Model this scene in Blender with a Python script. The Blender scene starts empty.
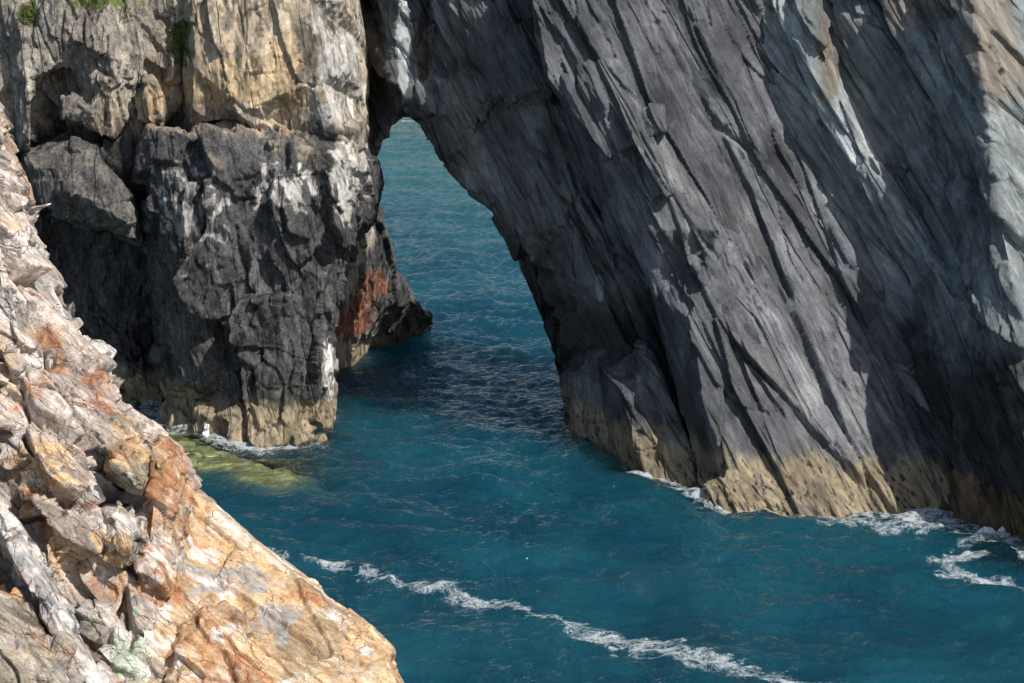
import bpy, math, random
import numpy as np
from mathutils import Vector, Matrix
from mathutils.geometry import delaunay_2d_cdt
from mathutils.bvhtree import BVHTree

C = bpy.context.scene
COL = C.collection
VOX = 1.0            # global multiplier of the mesh resolution

# ------------------------------------------------------------------ camera, sky, sun, exposure
CAM_H = 30.0
FPX = 1990.0
PITCH = math.atan((341.5 + 100.0) / FPX)
cam = bpy.data.cameras.new("camera")
cam.lens = FPX * 36.0 / 1024.0
cam.sensor_width = 36.0
cam.clip_start = 0.5
cam.clip_end = 20000.0
camo = bpy.data.objects.new("camera", cam)
COL.objects.link(camo)
camo.location = (0, 0, CAM_H)
camo.rotation_euler = (math.pi / 2 - PITCH, 0, 0)
C.camera = camo

SUN_EL, SUN_AZ = 49.0, 49.0          # azimuth measured from straight behind the camera towards the right
el, az = math.radians(SUN_EL), math.radians(SUN_AZ)
SUN = np.array([math.cos(el) * math.sin(az), -math.cos(el) * math.cos(az), math.sin(el)])
w = bpy.data.worlds.new("World")
C.world = w
w.use_nodes = True
nt = w.node_tree
bg = nt.nodes["Background"]
sky = nt.nodes.new("ShaderNodeTexSky")
sky.sky_type = 'NISHITA'
sky.sun_disc = False
sky.sun_elevation = el
sky.sun_rotation = math.radians(180.0 - SUN_AZ)
sky.altitude = 0.0
sky.air_density = 1.0
sky.dust_density = 1.6
nt.links.new(sky.outputs[0], bg.inputs[0])
bg.inputs[1].default_value = 0.1
sl = bpy.data.lights.new("sun", 'SUN')
sl.energy = 5.0
sl.angle = math.radians(0.5)
sl.color = (1.0, 0.955, 0.89)
so = bpy.data.objects.new("sun", sl)
COL.objects.link(so)
so.location = (60, -40, 90)
so.rotation_euler = Vector((-SUN[0], -SUN[1], -SUN[2])).to_track_quat('-Z', 'Y').to_euler()
C.cycles.max_bounces = 4
C.cycles.diffuse_bounces = 2
C.cycles.glossy_bounces = 2
C.cycles.transparent_max_bounces = 10
C.view_settings.view_transform = 'Standard'
C.view_settings.look = 'None'
C.view_settings.exposure = 0.0
C.view_settings.gamma = 1.0
C.view_settings.use_curve_mapping = False

# ------------------------------------------------------------------ photograph measurements -> world points
cp, sp = math.cos(PITCH), math.sin(PITCH)


def ray(px, py):
    u, v = (px - 512.0) / FPX, (341.5 - py) / FPX
    return np.array([u, cp + v * sp, -sp + v * cp])


def pt(px, py, y):
    r = ray(px, py)
    t = y / r[1]
    return np.array([r[0] * t, y, CAM_H + r[2] * t])


def wp(px, py, z=0.0):
    r = ray(px, py)
    t = (z - CAM_H) / r[2]
    return np.array([r[0] * t, r[1] * t, z])


def proj(p):
    d = np.asarray(p, float) - np.array([0, 0, CAM_H])
    zc = d[..., 1] * cp - d[..., 2] * sp
    u = d[..., 0] / zc
    v = (d[..., 1] * sp + d[..., 2] * cp) / zc
    return 512 + u * FPX, 341.5 - v * FPX


# ------------------------------------------------------------------ numpy noise
M32 = np.uint32


def h3(x, y, z, s):
    h = x.astype(np.int64).astype(M32) * M32(0x8da6b343) ^ y.astype(np.int64).astype(M32) * M32(0xd8163841) ^ z.astype(np.int64).astype(M32) * M32(0xcb1ab31f) ^ M32((s * 0x9E3779B1) & 0xffffffff)
    h ^= h >> M32(15)
    h = h * M32(0x2c1b3c6d)
    h ^= h >> M32(12)
    h = h * M32(0x297a2d39)
    h ^= h >> M32(15)
    return h


def f01(h):
    return (h & M32(0xffffff)).astype(np.float32) / np.float32(16777216.0)


def vnoise(q, s):
    i = np.floor(q)
    f = (q - i).astype(np.float32)
    f = f * f * f * (f * (f * 6 - 15) + 10)
    ix, iy, iz = i[:, 0], i[:, 1], i[:, 2]
    out = 0
    for dx in (0, 1):
        wx = f[:, 0] if dx else 1 - f[:, 0]
        for dy in (0, 1):
            wy = f[:, 1] if dy else 1 - f[:, 1]
            for dz in (0, 1):
                wz = f[:, 2] if dz else 1 - f[:, 2]
                out = out + wx * wy * wz * f01(h3(ix + dx, iy + dy, iz + dz, s))
    return out * 2 - 1


def fbm(q, s, octs=4, gain=0.5, lac=2.03):
    a, o, n = 1.0, 0, 0
    for k in range(octs):
        o = o + a * vnoise(q, s + k * 17)
        n += a
        a *= gain
        q = q * lac + 3.7
    return o / n


def ridged(q, s, octs=4, gain=0.5):
    a, o, n = 1.0, 0, 0
    for k in range(octs):
        o = o + a * (1 - 2 * np.abs(vnoise(q, s + k * 13)))
        n += a
        a *= gain
        q = q * 2.07 + 1.3
    return o / n


def worley(q, s, jit=0.9):
    """nearest cell: F1, F2, offset from the cell centre, four random numbers of the cell"""
    i = np.floor(q)
    n = len(q)
    f1 = np.full(n, 9.0, np.float32)
    f2 = np.full(n, 9.0, np.float32)
    rel = np.zeros((n, 3), np.float32)
    idh = np.zeros(n, M32)
    for dx in (-1, 0, 1):
        for dy in (-1, 0, 1):
            for dz in (-1, 0, 1):
                cx, cy, cz = i[:, 0] + dx, i[:, 1] + dy, i[:, 2] + dz
                h = h3(cx, cy, cz, s)
                jx = cx + 0.5 + jit * (f01(h) - 0.5)
                h2 = h * M32(0x85ebca6b) ^ (h >> M32(13))
                jy = cy + 0.5 + jit * (f01(h2) - 0.5)
                h4 = h2 * M32(0xc2b2ae35) ^ (h2 >> M32(16))
                jz = cz + 0.5 + jit * (f01(h4) - 0.5)
                r = np.stack([q[:, 0] - jx, q[:, 1] - jy, q[:, 2] - jz], 1).astype(np.float32)
                d = np.sqrt((r * r).sum(1))
                near = d < f1
                f2 = np.where(near, f1, np.minimum(f2, d))
                f1 = np.where(near, d, f1)
                rel[near] = r[near]
                idh[near] = h4[near]
    rs = []
    h = idh
    for k in range(4):
        h = h * M32(0x9E3779B1) ^ (h >> M32(14)) ^ M32(k * 7919 + 13)
        h ^= h >> M32(11)
        rs.append(f01(h))
    return f1, f2, rel, rs


def sst(a, b, x):
    t = np.clip((x - a) / (b - a), 0, 1)
    return t * t * (3 - 2 * t)


def frame_of(d, n):
    d = np.array(d, float)
    d /= np.linalg.norm(d)
    n = np.array(n, float)
    n -= d * n.dot(d)
    n /= np.linalg.norm(n)
    return d, n, np.cross(d, n)


# ------------------------------------------------------------------ object helpers
def empty(name, loc, label, cat, group=None, kind=None):
    o = bpy.data.objects.new(name, None)
    COL.objects.link(o)
    o.location = loc
    o.empty_display_size = 0.5
    tag(o, label, cat, group, kind)
    return o


def tag(o, label=None, cat=None, group=None, kind=None):
    for k, v in (("label", label), ("category", cat), ("group", group), ("kind", kind)):
        if v:
            o[k] = v


def mesh_np(name, co, faces, smooth=True):
    """faces: (n,4) or (n,3) int array"""
    me = bpy.data.meshes.new(name)
    n, k = faces.shape
    me.vertices.add(len(co))
    me.vertices.foreach_set("co", np.ascontiguousarray(co, np.float32).ravel())
    me.loops.add(n * k)
    me.loops.foreach_set("vertex_index", np.ascontiguousarray(faces, np.int32).ravel())
    me.polygons.add(n)
    me.polygons.foreach_set("loop_start", np.arange(n, dtype=np.int32) * k)
    me.polygons.foreach_set("loop_total", np.full(n, k, np.int32))
    me.polygons.foreach_set("use_smooth", np.full(n, smooth, bool))
    me.update(calc_edges=True)
    return me


def link(name, me, mat, parent=None):
    o = bpy.data.objects.new(name, me)
    COL.objects.link(o)
    if mat:
        me.materials.append(mat)
    if parent:
        o.parent = parent
        o.location = -Vector(parent.location)
    return o


def attr(me, name, a):
    at = me.attributes.new(name, 'FLOAT', 'POINT')
    at.data.foreach_set("value", np.ascontiguousarray(a, np.float32))


# ------------------------------------------------------------------ rock solids
def solid(outline, inner=(), creases=(), thick=8.0, uoff=-0.3):
    """closed low-poly rock: facets through measured points, carried backwards by its thickness.
    outline points are (px, py, depth) or (px, py, 'w') where the rock meets the water."""
    P3, poly, edges = [], [], []

    def add(p):
        P3.append(np.array(p, float))
        return len(P3) - 1
    prevw = None
    for (px, py, d) in outline:
        if d == 'w':
            a = wp(px, py)
            iw = add(a)
            u = a + np.array([0, uoff, -2.6])
            poly.append(add(u))
            if prevw is not None:
                edges.append((prevw, iw))
            prevw = iw
        else:
            poly.append(add(pt(px, py, d)))
            prevw = None
    base = len(P3)
    for (px, py, d) in inner:
        add(pt(px, py, d) if d != 'w' else wp(px, py))
    for a, b in creases:
        edges.append((base + a, base + b))
    P = np.array(P3)
    X, Y = proj(P)
    vv = [Vector((float(x), float(-y))) for x, y in zip(X, Y)]
    ov, oe, of, orig, _, _ = delaunay_2d_cdt(vv, edges, [poly], 1, 1e-4, True)
    co = []
    for v, og in zip(ov, orig):
        if og:
            co.append(P[og[0]])
        else:
            dd = (X - v.x) ** 2 + (-Y - v.y) ** 2 + 1e-6
            wgt = 1 / dd ** 2
            co.append(pt(v.x, -v.y, float((P[:, 1] * wgt).sum() / wgt.sum())))
    co = np.array(co)
    tri = []
    pg = [(vv[i].x, vv[i].y) for i in poly]

    def inside(x, y):
        r = False
        for (x1, y1), (x2, y2) in zip(pg, pg[1:] + pg[:1]):
            if (y1 > y) != (y2 > y) and x < (x2 - x1) * (y - y1) / (y2 - y1) + x1:
                r = not r
        return r
    for f in of:
        for k in range(1, len(f) - 1):
            a, b_, c = ov[f[0]], ov[f[k]], ov[f[k + 1]]
            if inside((a.x + b_.x + c.x) / 3, (a.y + b_.y + c.y) / 3):
                tri.append((f[0], f[k], f[k + 1]))
    n = len(co)
    c0 = np.array([0, 0, CAM_H])
    dirs = co - c0
    dirs[:, 2] = np.minimum(dirs[:, 2], 0) * 0.9
    dirs /= np.linalg.norm(dirs, axis=1)[:, None]
    bk = co + dirs * thick
    bk[:, 2] = np.where(co[:, 2] < -1, co[:, 2], bk[:, 2])
    cnt = {}
    for t in tri:
        for a, b in ((t[0], t[1]), (t[1], t[2]), (t[2], t[0])):
            cnt[(a, b)] = cnt.get((a, b), 0) + 1
    faces = [list(t) for t in tri] + [[t[2] + n, t[1] + n, t[0] + n] for t in tri]
    for (a, b) in cnt:
        if (b, a) not in cnt:
            faces.append([b, a, a + n, b + n])
    me = bpy.data.meshes.new("low")
    me.from_pydata([tuple(v) for v in np.vstack([co, bk])], [], faces)
    me.update()
    return me


def voxelize(me, vox):
    o = bpy.data.objects.new("tmp_solid", me)
    COL.objects.link(o)
    m = o.modifiers.new("r", 'REMESH')
    m.mode = 'VOXEL'
    m.voxel_size = vox * VOX
    m.adaptivity = 0.0
    dg = bpy.context.evaluated_depsgraph_get()
    dg.update()
    r = bpy.data.meshes.new_from_object(o.evaluated_get(dg))
    bpy.data.objects.remove(o)
    bpy.data.meshes.remove(me)
    return r


def coords(me):
    a = np.empty(len(me.vertices) * 3, np.float32)
    me.vertices.foreach_get("co", a)
    return a.reshape(-1, 3)


def normals(me):
    a = np.empty(len(me.vertices) * 3, np.float32)
    me.vertex_normals.foreach_get("vector", a)
    return a.reshape(-1, 3)


def smooth_normals(me, N, its):
    e = np.empty(len(me.edges) * 2, np.int32)
    me.edges.foreach_get("vertices", e)
    a, b_ = e[0::2], e[1::2]
    n = len(N)
    for _ in range(its):
        M = N.copy()
        for k in range(3):
            M[:, k] += np.bincount(a, N[b_, k], n) + np.bincount(b_, N[a, k], n)
        N = M / np.maximum(np.linalg.norm(M, axis=1), 1e-6)[:, None]
    return N.astype(np.float32)


def smooth_scalar(me, a, its, keep=0.4):
    e = np.empty(len(me.edges) * 2, np.int32)
    me.edges.foreach_get("vertices", e)
    i, j = e[0::2], e[1::2]
    n = len(a)
    deg = np.bincount(i, None, n) + np.bincount(j, None, n)
    for _ in range(its):
        a = keep * a + (1 - keep) * (np.bincount(i, a[j], n) + np.bincount(j, a[i], n)) / np.maximum(deg, 1)
    return a.astype(np.float32)


def detail(P, fr, st, seed):
    """displacement of a jointed rock face: tilted blocks of several sizes, open joints, cleavage grooves, roughness"""
    d, n, b = fr
    q = np.stack([P @ d, P @ n, P @ b], 1).astype(np.float32)
    wv = st.get('warp', 0.5)
    ws = st.get('warpsize', 3.0)
    q = q + wv * np.stack([fbm(P / ws, seed + 1, 2), fbm(P / ws, seed + 2, 2), fbm(P / ws, seed + 3, 2)], 1)
    disp = np.zeros(len(P), np.float32)
    blk = np.zeros(len(P), np.float32)
    wsum = 0
    crack_all = np.zeros(len(P), np.float32)
    for k, (L, W, amp, tilt, cw, cd, saw, pr) in enumerate(st['blocks']):
        f1, f2, rel, rs = worley(q / np.array([L, W, W * st.get('bk', 1.0)], np.float32), seed + 31 * k)
        disp += amp * (rs[0] - 0.5) * 2
        disp += tilt * ((rs[1] - 0.5) * rel[:, 0] * L * 0.4 + (rs[2] - 0.5) * 2 * rel[:, 1] * W) - saw * rel[:, 1] * W
        edge = (f2 - f1) * W
        c = 1 - sst(0, cw, edge)
        c = c * sst(0.8 - pr, 1.05 - pr, rs[3] * 0.6 + 0.4 * (vnoise(P / (W * 1.3), seed + 5 + k) * 0.5 + 0.5))
        disp -= cd * c
        crack_all = np.maximum(crack_all, c)
        wk = 1.0 / (k + 1)
        blk += wk * rs[3]
        wsum += wk
    # cleavage: fine grooves along the bedding
    blocks = disp
    disp = np.zeros(len(P), np.float32)
    if 'cleave' in st:
        for (sc, stretch, amp) in st['cleave']:
            qs = q / np.array([sc * stretch, sc, sc * 3], np.float32)
            r = ridged(qs, seed + 71, 3)
            disp += amp * r
    for (sc, amp, oc) in st.get('fbm', ()):
        disp += amp * fbm(P / sc, seed + 90, oc, 0.55)
    return blocks, disp, blk / wsum


def rock(name, parent, mat, fr, st, seed, vox, masks=None, post=None, label=None, **kw):
    me = voxelize(solid(**kw), vox)
    P = coords(me)
    N = smooth_normals(me, normals(me), 9)
    vis = N[:, 1] < 0.45
    disp = np.zeros(len(P), np.float32)
    blk = np.full(len(P), 0.5, np.float32)
    fine = disp.copy()
    disp[vis], fine[vis], blk[vis] = detail(P[vis], fr, st, seed)
    disp = smooth_scalar(me, disp, 1, 0.35) + fine
    P2 = P + N * disp[:, None]
    if post:
        P2 = post(P2, N)
    me.vertices.foreach_set("co", np.ascontiguousarray(P2, np.float32).ravel())
    attr(me, "blk", blk)
    for k, f in (masks or {}).items():
        mv = np.zeros(len(P), np.float32)
        mv[vis] = np.clip(f(P2[vis], N[vis]), 0, 1)
        attr(me, k, mv)
    me.polygons.foreach_set("use_smooth", np.ones(len(me.polygons), bool))
    me.update()
    me.name = name
    o = link(name, me, mat, parent)
    if label:
        o["label"] = label
    return o


def blob(c, r, seed=7, rough=0.6, ns=None):
    """stain or painted light of its own shape around a point of the rock"""
    c = np.array(c, np.float32)
    r = np.array(r, np.float32) if np.ndim(r) else np.array([r, r * 1.6, r], np.float32)
    ns = ns or float(r.min()) * 0.5

    def f(P, N):
        d = np.sqrt((((P - c) / r) ** 2).sum(1))
        return sst(1.15, 0.55, d + rough * fbm(P / ns, seed, 4))
    return f


def union(*fs):
    return lambda P, N: np.maximum.reduce([f(P, N) for f in fs])


def zband(lo, hi, soft, amp, seed, ns=(1.5, 1.5, 0.8)):
    def f(P, N):
        z = P[:, 2] + amp * fbm(P / np.array(ns, np.float32), seed, 4)
        return sst(lo - soft, lo + soft, z) * (1 - sst(hi - soft, hi + soft, z))
    return f


# ------------------------------------------------------------------ shader helpers
class NB:
    def __init__(s, name):
        s.m = bpy.data.materials.new(name)
        s.m.use_nodes = True
        s.t = s.m.node_tree
        s.t.nodes.clear()
        s.out = s.t.nodes.new("ShaderNodeOutputMaterial")

    def n(s, typ, **kw):
        x = s.t.nodes.new(typ)
        for k, v in kw.items():
            setattr(x, k, v)
        return x

    def put(s, sock, v):
        if hasattr(v, "is_output"):
            s.t.links.new(v, sock)
        elif v is not None:
            if isinstance(v, (tuple, list)) and len(v) == 3 and sock.type == 'RGBA':
                v = (*v, 1)
            sock.default_value = v

    def math(s, op, a, b=None, c=None, clamp=False):
        x = s.n("ShaderNodeMath", operation=op, use_clamp=clamp)
        s.put(x.inputs[0], a)
        s.put(x.inputs[1], b)
        s.put(x.inputs[2], c)
        return x.outputs[0]

    def vmath(s, op, a, b=None):
        x = s.n("ShaderNodeVectorMath", operation=op)
        s.put(x.inputs[0], a)
        s.put(x.inputs[1], b)
        return x.outputs["Value"] if op == 'DOT_PRODUCT' else x.outputs[0]

    def noise(s, vec, scale, det=4, rough=0.55, dist=0.0):
        x = s.n("ShaderNodeTexNoise")
        s.put(x.inputs["Vector"], vec)
        x.inputs["Scale"].default_value = scale
        x.inputs["Detail"].default_value = det
        x.inputs["Roughness"].default_value = rough
        x.inputs["Distortion"].default_value = dist
        return x.outputs["Fac"]

    def voro(s, vec, scale, feature='F1', out="Distance"):
        x = s.n("ShaderNodeTexVoronoi", feature=feature)
        s.put(x.inputs["Vector"], vec)
        x.inputs["Scale"].default_value = scale
        return x.outputs[out]

    def ramp(s, fac, stops):
        x = s.n("ShaderNodeValToRGB")
        e = x.color_ramp.elements
        while len(e) < len(stops):
            e.new(0.5)
        for i, (p, c) in enumerate(stops):
            e[i].position = p
            e[i].color = (*c, 1) if len(c) == 3 else c
        s.put(x.inputs[0], fac)
        return x.outputs[0]

    def sstep(s, v, a, b):
        x = s.n("ShaderNodeMapRange", interpolation_type='SMOOTHSTEP')
        s.put(x.inputs[0], v)
        x.inputs[1].default_value = a
        x.inputs[2].default_value = b
        return x.outputs[0]

    def mix(s, fac, a, b, mode='MIX'):
        x = s.n("ShaderNodeMix", data_type='RGBA', blend_type=mode)
        s.put(x.inputs[0], fac)
        s.put(x.inputs[6], a)
        s.put(x.inputs[7], b)
        return x.outputs[2]

    def attr(s, name):
        return s.n("ShaderNodeAttribute", attribute_name=name).outputs["Fac"]


def rock_mat(name, fr, ramp, layers=(), stretch=5.0, sc=0.9, blkvar=0.35, bump=0.05, rough=0.85, specks=None, streakamt=0.5, veins=None, spec=0.3, facets=((1.5, 0.30), (0.55, 0.34), (0.2, 0.30)), fstretch=4.0, fwarp=0.5, planks=(), grain_amt=1.0):
    """layers: (attribute, colour a, colour b, breakup amount, breakup scale)"""
    b = NB(name)
    pos = b.n("ShaderNodeNewGeometry").outputs["Position"]
    d, n, k = [tuple(float(c) for c in v) for v in fr]
    cx = b.n("ShaderNodeCombineXYZ")
    b.put(cx.inputs[0], b.math('MULTIPLY', b.vmath('DOT_PRODUCT', pos, d), 1.0 / stretch))
    b.put(cx.inputs[1], b.vmath('DOT_PRODUCT', pos, n))
    b.put(cx.inputs[2], b.vmath('DOT_PRODUCT', pos, k))
    st = cx.outputs[0]
    n1 = b.noise(pos, 0.35 * sc, 3, 0.62)
    bl = b.noise(pos, 1.1 * sc, 6, 0.7)
    n2 = b.noise(st, 1.6 * sc, 5, 0.68)
    n3 = b.noise(st, 7.0 * sc, 3, 0.65)
    fine = b.noise(pos, 9.0 * sc, 4, 0.7)
    blk = b.attr("blk")
    v = b.math('ADD', b.math('MULTIPLY', n1, 1.0 - streakamt), b.math('MULTIPLY', n2, streakamt))
    v = b.math('ADD', v, b.math('MULTIPLY', b.math('SUBTRACT', n3, 0.5), 0.35 * grain_amt))
    v = b.math('ADD', v, b.math('MULTIPLY', b.math('SUBTRACT', blk, 0.5), blkvar))
    v = b.math('MULTIPLY_ADD', b.math('SUBTRACT', v, 0.5), 1.7, 0.5)
    col = b.ramp(v, ramp)
    grain = b.sstep(fine, 0.25, 0.75)
    for (a, c1, c2, amt, bs, *soft) in layers:
        sf = soft[0] if soft else 0.14
        nn = n2 if len(soft) > 1 else bl
        m = b.math('ADD', b.attr(a), b.math('MULTIPLY', b.math('SUBTRACT', nn, 0.5), amt))
        m = b.sstep(m, 0.5 - sf, 0.5 + sf)
        m = b.math('MULTIPLY', m, b.sstep(b.attr(a), 0.0, 0.12))
        lc = b.mix(b.sstep(b.math('ADD', b.math('MULTIPLY', n2, 0.6), b.math('MULTIPLY', fine, 0.4)), 0.38, 0.62), c1, c2)
        if specks and a == specks[0]:
            vo = b.noise(st, specks[1], 3, 0.6)
            msk = b.math('MULTIPLY', b.sstep(vo, specks[2], specks[2] + 0.05), b.sstep(b.noise(pos, 0.9, 2), 0.35, 0.6))
            lc = b.mix(msk, lc, specks[3])
        col = b.mix(m, col, lc)
    if veins:
        rv = b.noise(st, veins[0], 3, 0.5)
        mm = b.sstep(b.math('ABSOLUTE', b.math('SUBTRACT', rv, 0.5)), veins[1], 0.0)
        mm = b.math('MULTIPLY', mm, b.sstep(b.noise(pos, 0.8, 3), 0.5, 0.68))
        col = b.mix(b.math('MULTIPLY', mm, veins[3]), col, veins[2])
    # weathering streaks along the bedding and blotches, over every colour
    sk = b.noise(st, 3.4 * sc, 4, 0.72)
    wv = b.math('ADD', b.math('MULTIPLY', sk, 0.6), b.math('MULTIPLY', bl, 0.4))
    wcol = b.ramp(wv, [(0.3, (0.5, 0.5, 0.51)), (0.5, (0.98, 0.98, 0.98)), (0.62, (1.22, 1.21, 1.19)), (0.72, (1.65, 1.62, 1.55))])
    col = b.mix(0.25 + 0.75 * grain_amt, col, wcol, 'MULTIPLY')
    # small angular faces: every chip of the rock has its own tilt, offset and slightly its own tone
    fx_ = b.n("ShaderNodeCombineXYZ")
    b.put(fx_.inputs[0], b.math('MULTIPLY', b.vmath('DOT_PRODUCT', pos, d), 1.0 / fstretch))
    b.put(fx_.inputs[1], b.vmath('DOT_PRODUCT', pos, n))
    b.put(fx_.inputs[2], b.vmath('DOT_PRODUCT', pos, k))
    wn0 = b.n("ShaderNodeTexNoise")
    b.put(wn0.inputs["Vector"], pos)
    wn0.inputs["Scale"].default_value = 0.6 * sc
    wn0.inputs["Detail"].default_value = 1
    fq = b.vmath('ADD', fx_.outputs[0], b.vmath('MULTIPLY', wn0.outputs["Color"], (fwarp / sc, fwarp / sc, fwarp / sc)))
    fh = None
    for (size, tilt) in facets:
        vo = b.n("ShaderNodeTexVoronoi", feature='F1')
        b.put(vo.inputs["Vector"], fq)
        vo.inputs["Scale"].default_value = 1.0 / size
        rc = b.vmath('SUBTRACT', vo.outputs["Color"], (0.5, 0.5, 0.5))
        rel = b.vmath('SUBTRACT', fq, vo.outputs["Position"])
        h = b.math('MULTIPLY', b.vmath('DOT_PRODUCT', rel, rc), 2.0 * tilt)
        h = b.math('ADD', h, b.math('MULTIPLY', b.vmath('DOT_PRODUCT', rc, (0.0, 0.0, 1.0)), 0.12 * size))
        fh = h if fh is None else b.math('ADD', fh, h)
        tone = b.math('MULTIPLY_ADD', b.vmath('DOT_PRODUCT', rc, (0.6, 0.4, 0.0)), 0.45, 1.0)
        tc = b.n("ShaderNodeCombineXYZ")
        for q_ in range(3):
            b.put(tc.inputs[q_], tone)
        col = b.mix(1.0, col, tc.outputs[0], 'MULTIPLY')
    # long straight joints along the bedding, each plank leaning a little
    for (size, lean, depth) in planks:
        pq = b.vmath('MULTIPLY', fq, (fstretch / 14.0, 1.0, 0.35))
        vo = b.n("ShaderNodeTexVoronoi", feature='F1')
        b.put(vo.inputs["Vector"], pq)
        vo.inputs["Scale"].default_value = 1.0 / size
        rel = b.vmath('SUBTRACT', pq, vo.outputs["Position"])
        h = b.math('MULTIPLY', b.vmath('DOT_PRODUCT', rel, (0.0, 1.0, 0.0)), -lean)
        if depth:
            ed = b.voro(pq, 1.0 / size, 'DISTANCE_TO_EDGE')
            ln = b.math('MULTIPLY', b.sstep(ed, 0.055, 0.0), b.sstep(n1, 0.36, 0.56))
            h = b.math('SUBTRACT', h, b.math('MULTIPLY', ln, depth))
        fh = b.math('ADD', fh, h)
        tone = b.math('MULTIPLY_ADD', b.vmath('DOT_PRODUCT', b.vmath('SUBTRACT', vo.outputs["Color"], (0.5, 0.5, 0.5)), (0.6, 0.4, 0.0)), 0.5, 1.0)
        tc = b.n("ShaderNodeCombineXYZ")
        for q_ in range(3):
            b.put(tc.inputs[q_], tone)
        col = b.mix(1.0, col, tc.outputs[0], 'MULTIPLY')
    g = b.n("ShaderNodeMix", data_type='RGBA', blend_type='MULTIPLY')
    g.inputs[0].default_value = 1.0
    b.put(g.inputs[6], col)
    b.put(g.inputs[7], b.ramp(grain, [(0, (0.78, 0.78, 0.78)), (1, (1.18, 1.18, 1.18))]))
    col = g.outputs[2]
    bs = b.n("ShaderNodeBsdfPrincipled")
    b.put(bs.inputs["Base Color"], col)
    b.put(bs.inputs["Roughness"], b.math('MULTIPLY_ADD', fine, 0.2, rough - 0.12))
    bs.inputs["Specular IOR Level"].default_value = spec
    hgt = b.math('ADD', b.math('MULTIPLY', n3, 0.6 * grain_amt), b.math('MULTIPLY', fine, 0.5))
    hgt = b.math('ADD', hgt, b.math('MULTIPLY', b.noise(pos, 26.0 * sc, 2, 0.6), 0.22))
    for (cs, cd) in (() if planks else ((1.15 * sc, 1.5),)):
        wn = b.n("ShaderNodeTexNoise")
        b.put(wn.inputs["Vector"], st)
        wn.inputs["Scale"].default_value = cs * 1.3
        wn.inputs["Detail"].default_value = 3
        ws = b.vmath('ADD', st, b.vmath('MULTIPLY', wn.outputs["Color"], (0.5 / cs, 0.5 / cs, 0.5 / cs)))
        ed = b.voro(ws, cs, 'DISTANCE_TO_EDGE')
        lines = b.sstep(ed, 0.05, 0.0)
        lines = b.math('MULTIPLY', lines, b.sstep(n1, 0.42, 0.6))
        hgt = b.math('SUBTRACT', hgt, b.math('MULTIPLY', lines, cd))
    bp = b.n("ShaderNodeBump")
    bp.inputs["Strength"].default_value = 0.9
    bp.inputs["Distance"].default_value = bump
    b.put(bp.inputs["Height"], hgt)
    bp2 = b.n("ShaderNodeBump")
    bp2.inputs["Strength"].default_value = 1.0
    bp2.inputs["Distance"].default_value = 1.0
    b.put(bp2.inputs["Height"], fh)
    b.put(bp.inputs["Normal"], bp2.outputs[0])
    b.put(bs.inputs["Normal"], bp.outputs[0])
    b.t.links.new(bs.outputs[0], b.out.inputs[0])
    return b.m


# ------------------------------------------------------------------ rock frames and styles
FR_SLATE = frame_of((0.43, -0.34, -0.84), (0.9, 0.1, 0.42))
FR_WALL = frame_of((0.47, -0.42, -0.78), (0.7, -0.5, 0.42))
FR_LEFT = frame_of((0.12, -0.15, -1.0), (1.0, 0.1, 0.1))
FR_FORE = frame_of((0.72, -0.30, -0.62), (0.62, 0.1, 0.75))

# blocks: length along the bedding, width, step, tilt, joint width, joint depth, saw-tooth, share of open joints
ST_SLATE = dict(warp=0.18, warpsize=6.0, bk=2.6,
                blocks=[(16.0, 2.4, 0.30, 0.22, 0.10, 0.30, 0.25, 0.4), (7.0, 0.9, 0.12, 0.22, 0.05, 0.12, 0.2, 0.35), (2.2, 0.34, 0.035, 0.2, 0.03, 0.04, 0.12, 0.3)],
                cleave=[(0.45, 14.0, 0.03)], fbm=[(2.5, 0.08, 3)])
ST_PILLAR = dict(warp=0.12, warpsize=6.0, bk=2.6,
                 blocks=[(18.0, 2.4, 0.18, 0.13, 0.12, 0.34, 0.10, 0.38), (8.0, 0.9, 0.055, 0.12, 0.05, 0.14, 0.08, 0.38), (1.9, 0.32, 0.035, 0.2, 0.03, 0.05, 0.12, 0.35)],
                 cleave=[(0.45, 14.0, 0.025)], fbm=[(2.5, 0.06, 3)])
ST_TOE = dict(warp=0.2, warpsize=4.0, bk=2.6,
              blocks=[(7.0, 1.6, 0.06, 0.10, 0.08, 0.2, 0.08, 0.35), (3.0, 0.6, 0.04, 0.14, 0.04, 0.10, 0.08, 0.4)],
              cleave=[(0.4, 12.0, 0.02)], fbm=[(2.0, 0.05, 3)])
ST_WALL = dict(warp=0.18, warpsize=6.0, bk=2.6,
               blocks=[(16.0, 2.8, 0.28, 0.16, 0.10, 0.20, 0.22, 0.3), (6.0, 1.0, 0.09, 0.18, 0.05, 0.10, 0.16, 0.3), (2.0, 0.36, 0.03, 0.18, 0.03, 0.03, 0.1, 0.3)],
               cleave=[(0.45, 14.0, 0.03)], fbm=[(2.5, 0.08, 3)])
ST_LEFT = dict(warp=0.35, warpsize=3.0, bk=1.0,
               blocks=[(5.5, 3.2, 0.36, 0.42, 0.14, 0.36, 0.15, 0.25), (2.4, 1.3, 0.16, 0.46, 0.07, 0.14, 0.15, 0.25), (0.9, 0.5, 0.05, 0.4, 0.04, 0.04, 0.1, 0.2)],
               cleave=[(0.6, 3.5, 0.05)], fbm=[(3.0, 0.16, 4), (0.8, 0.04, 4)])
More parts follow.
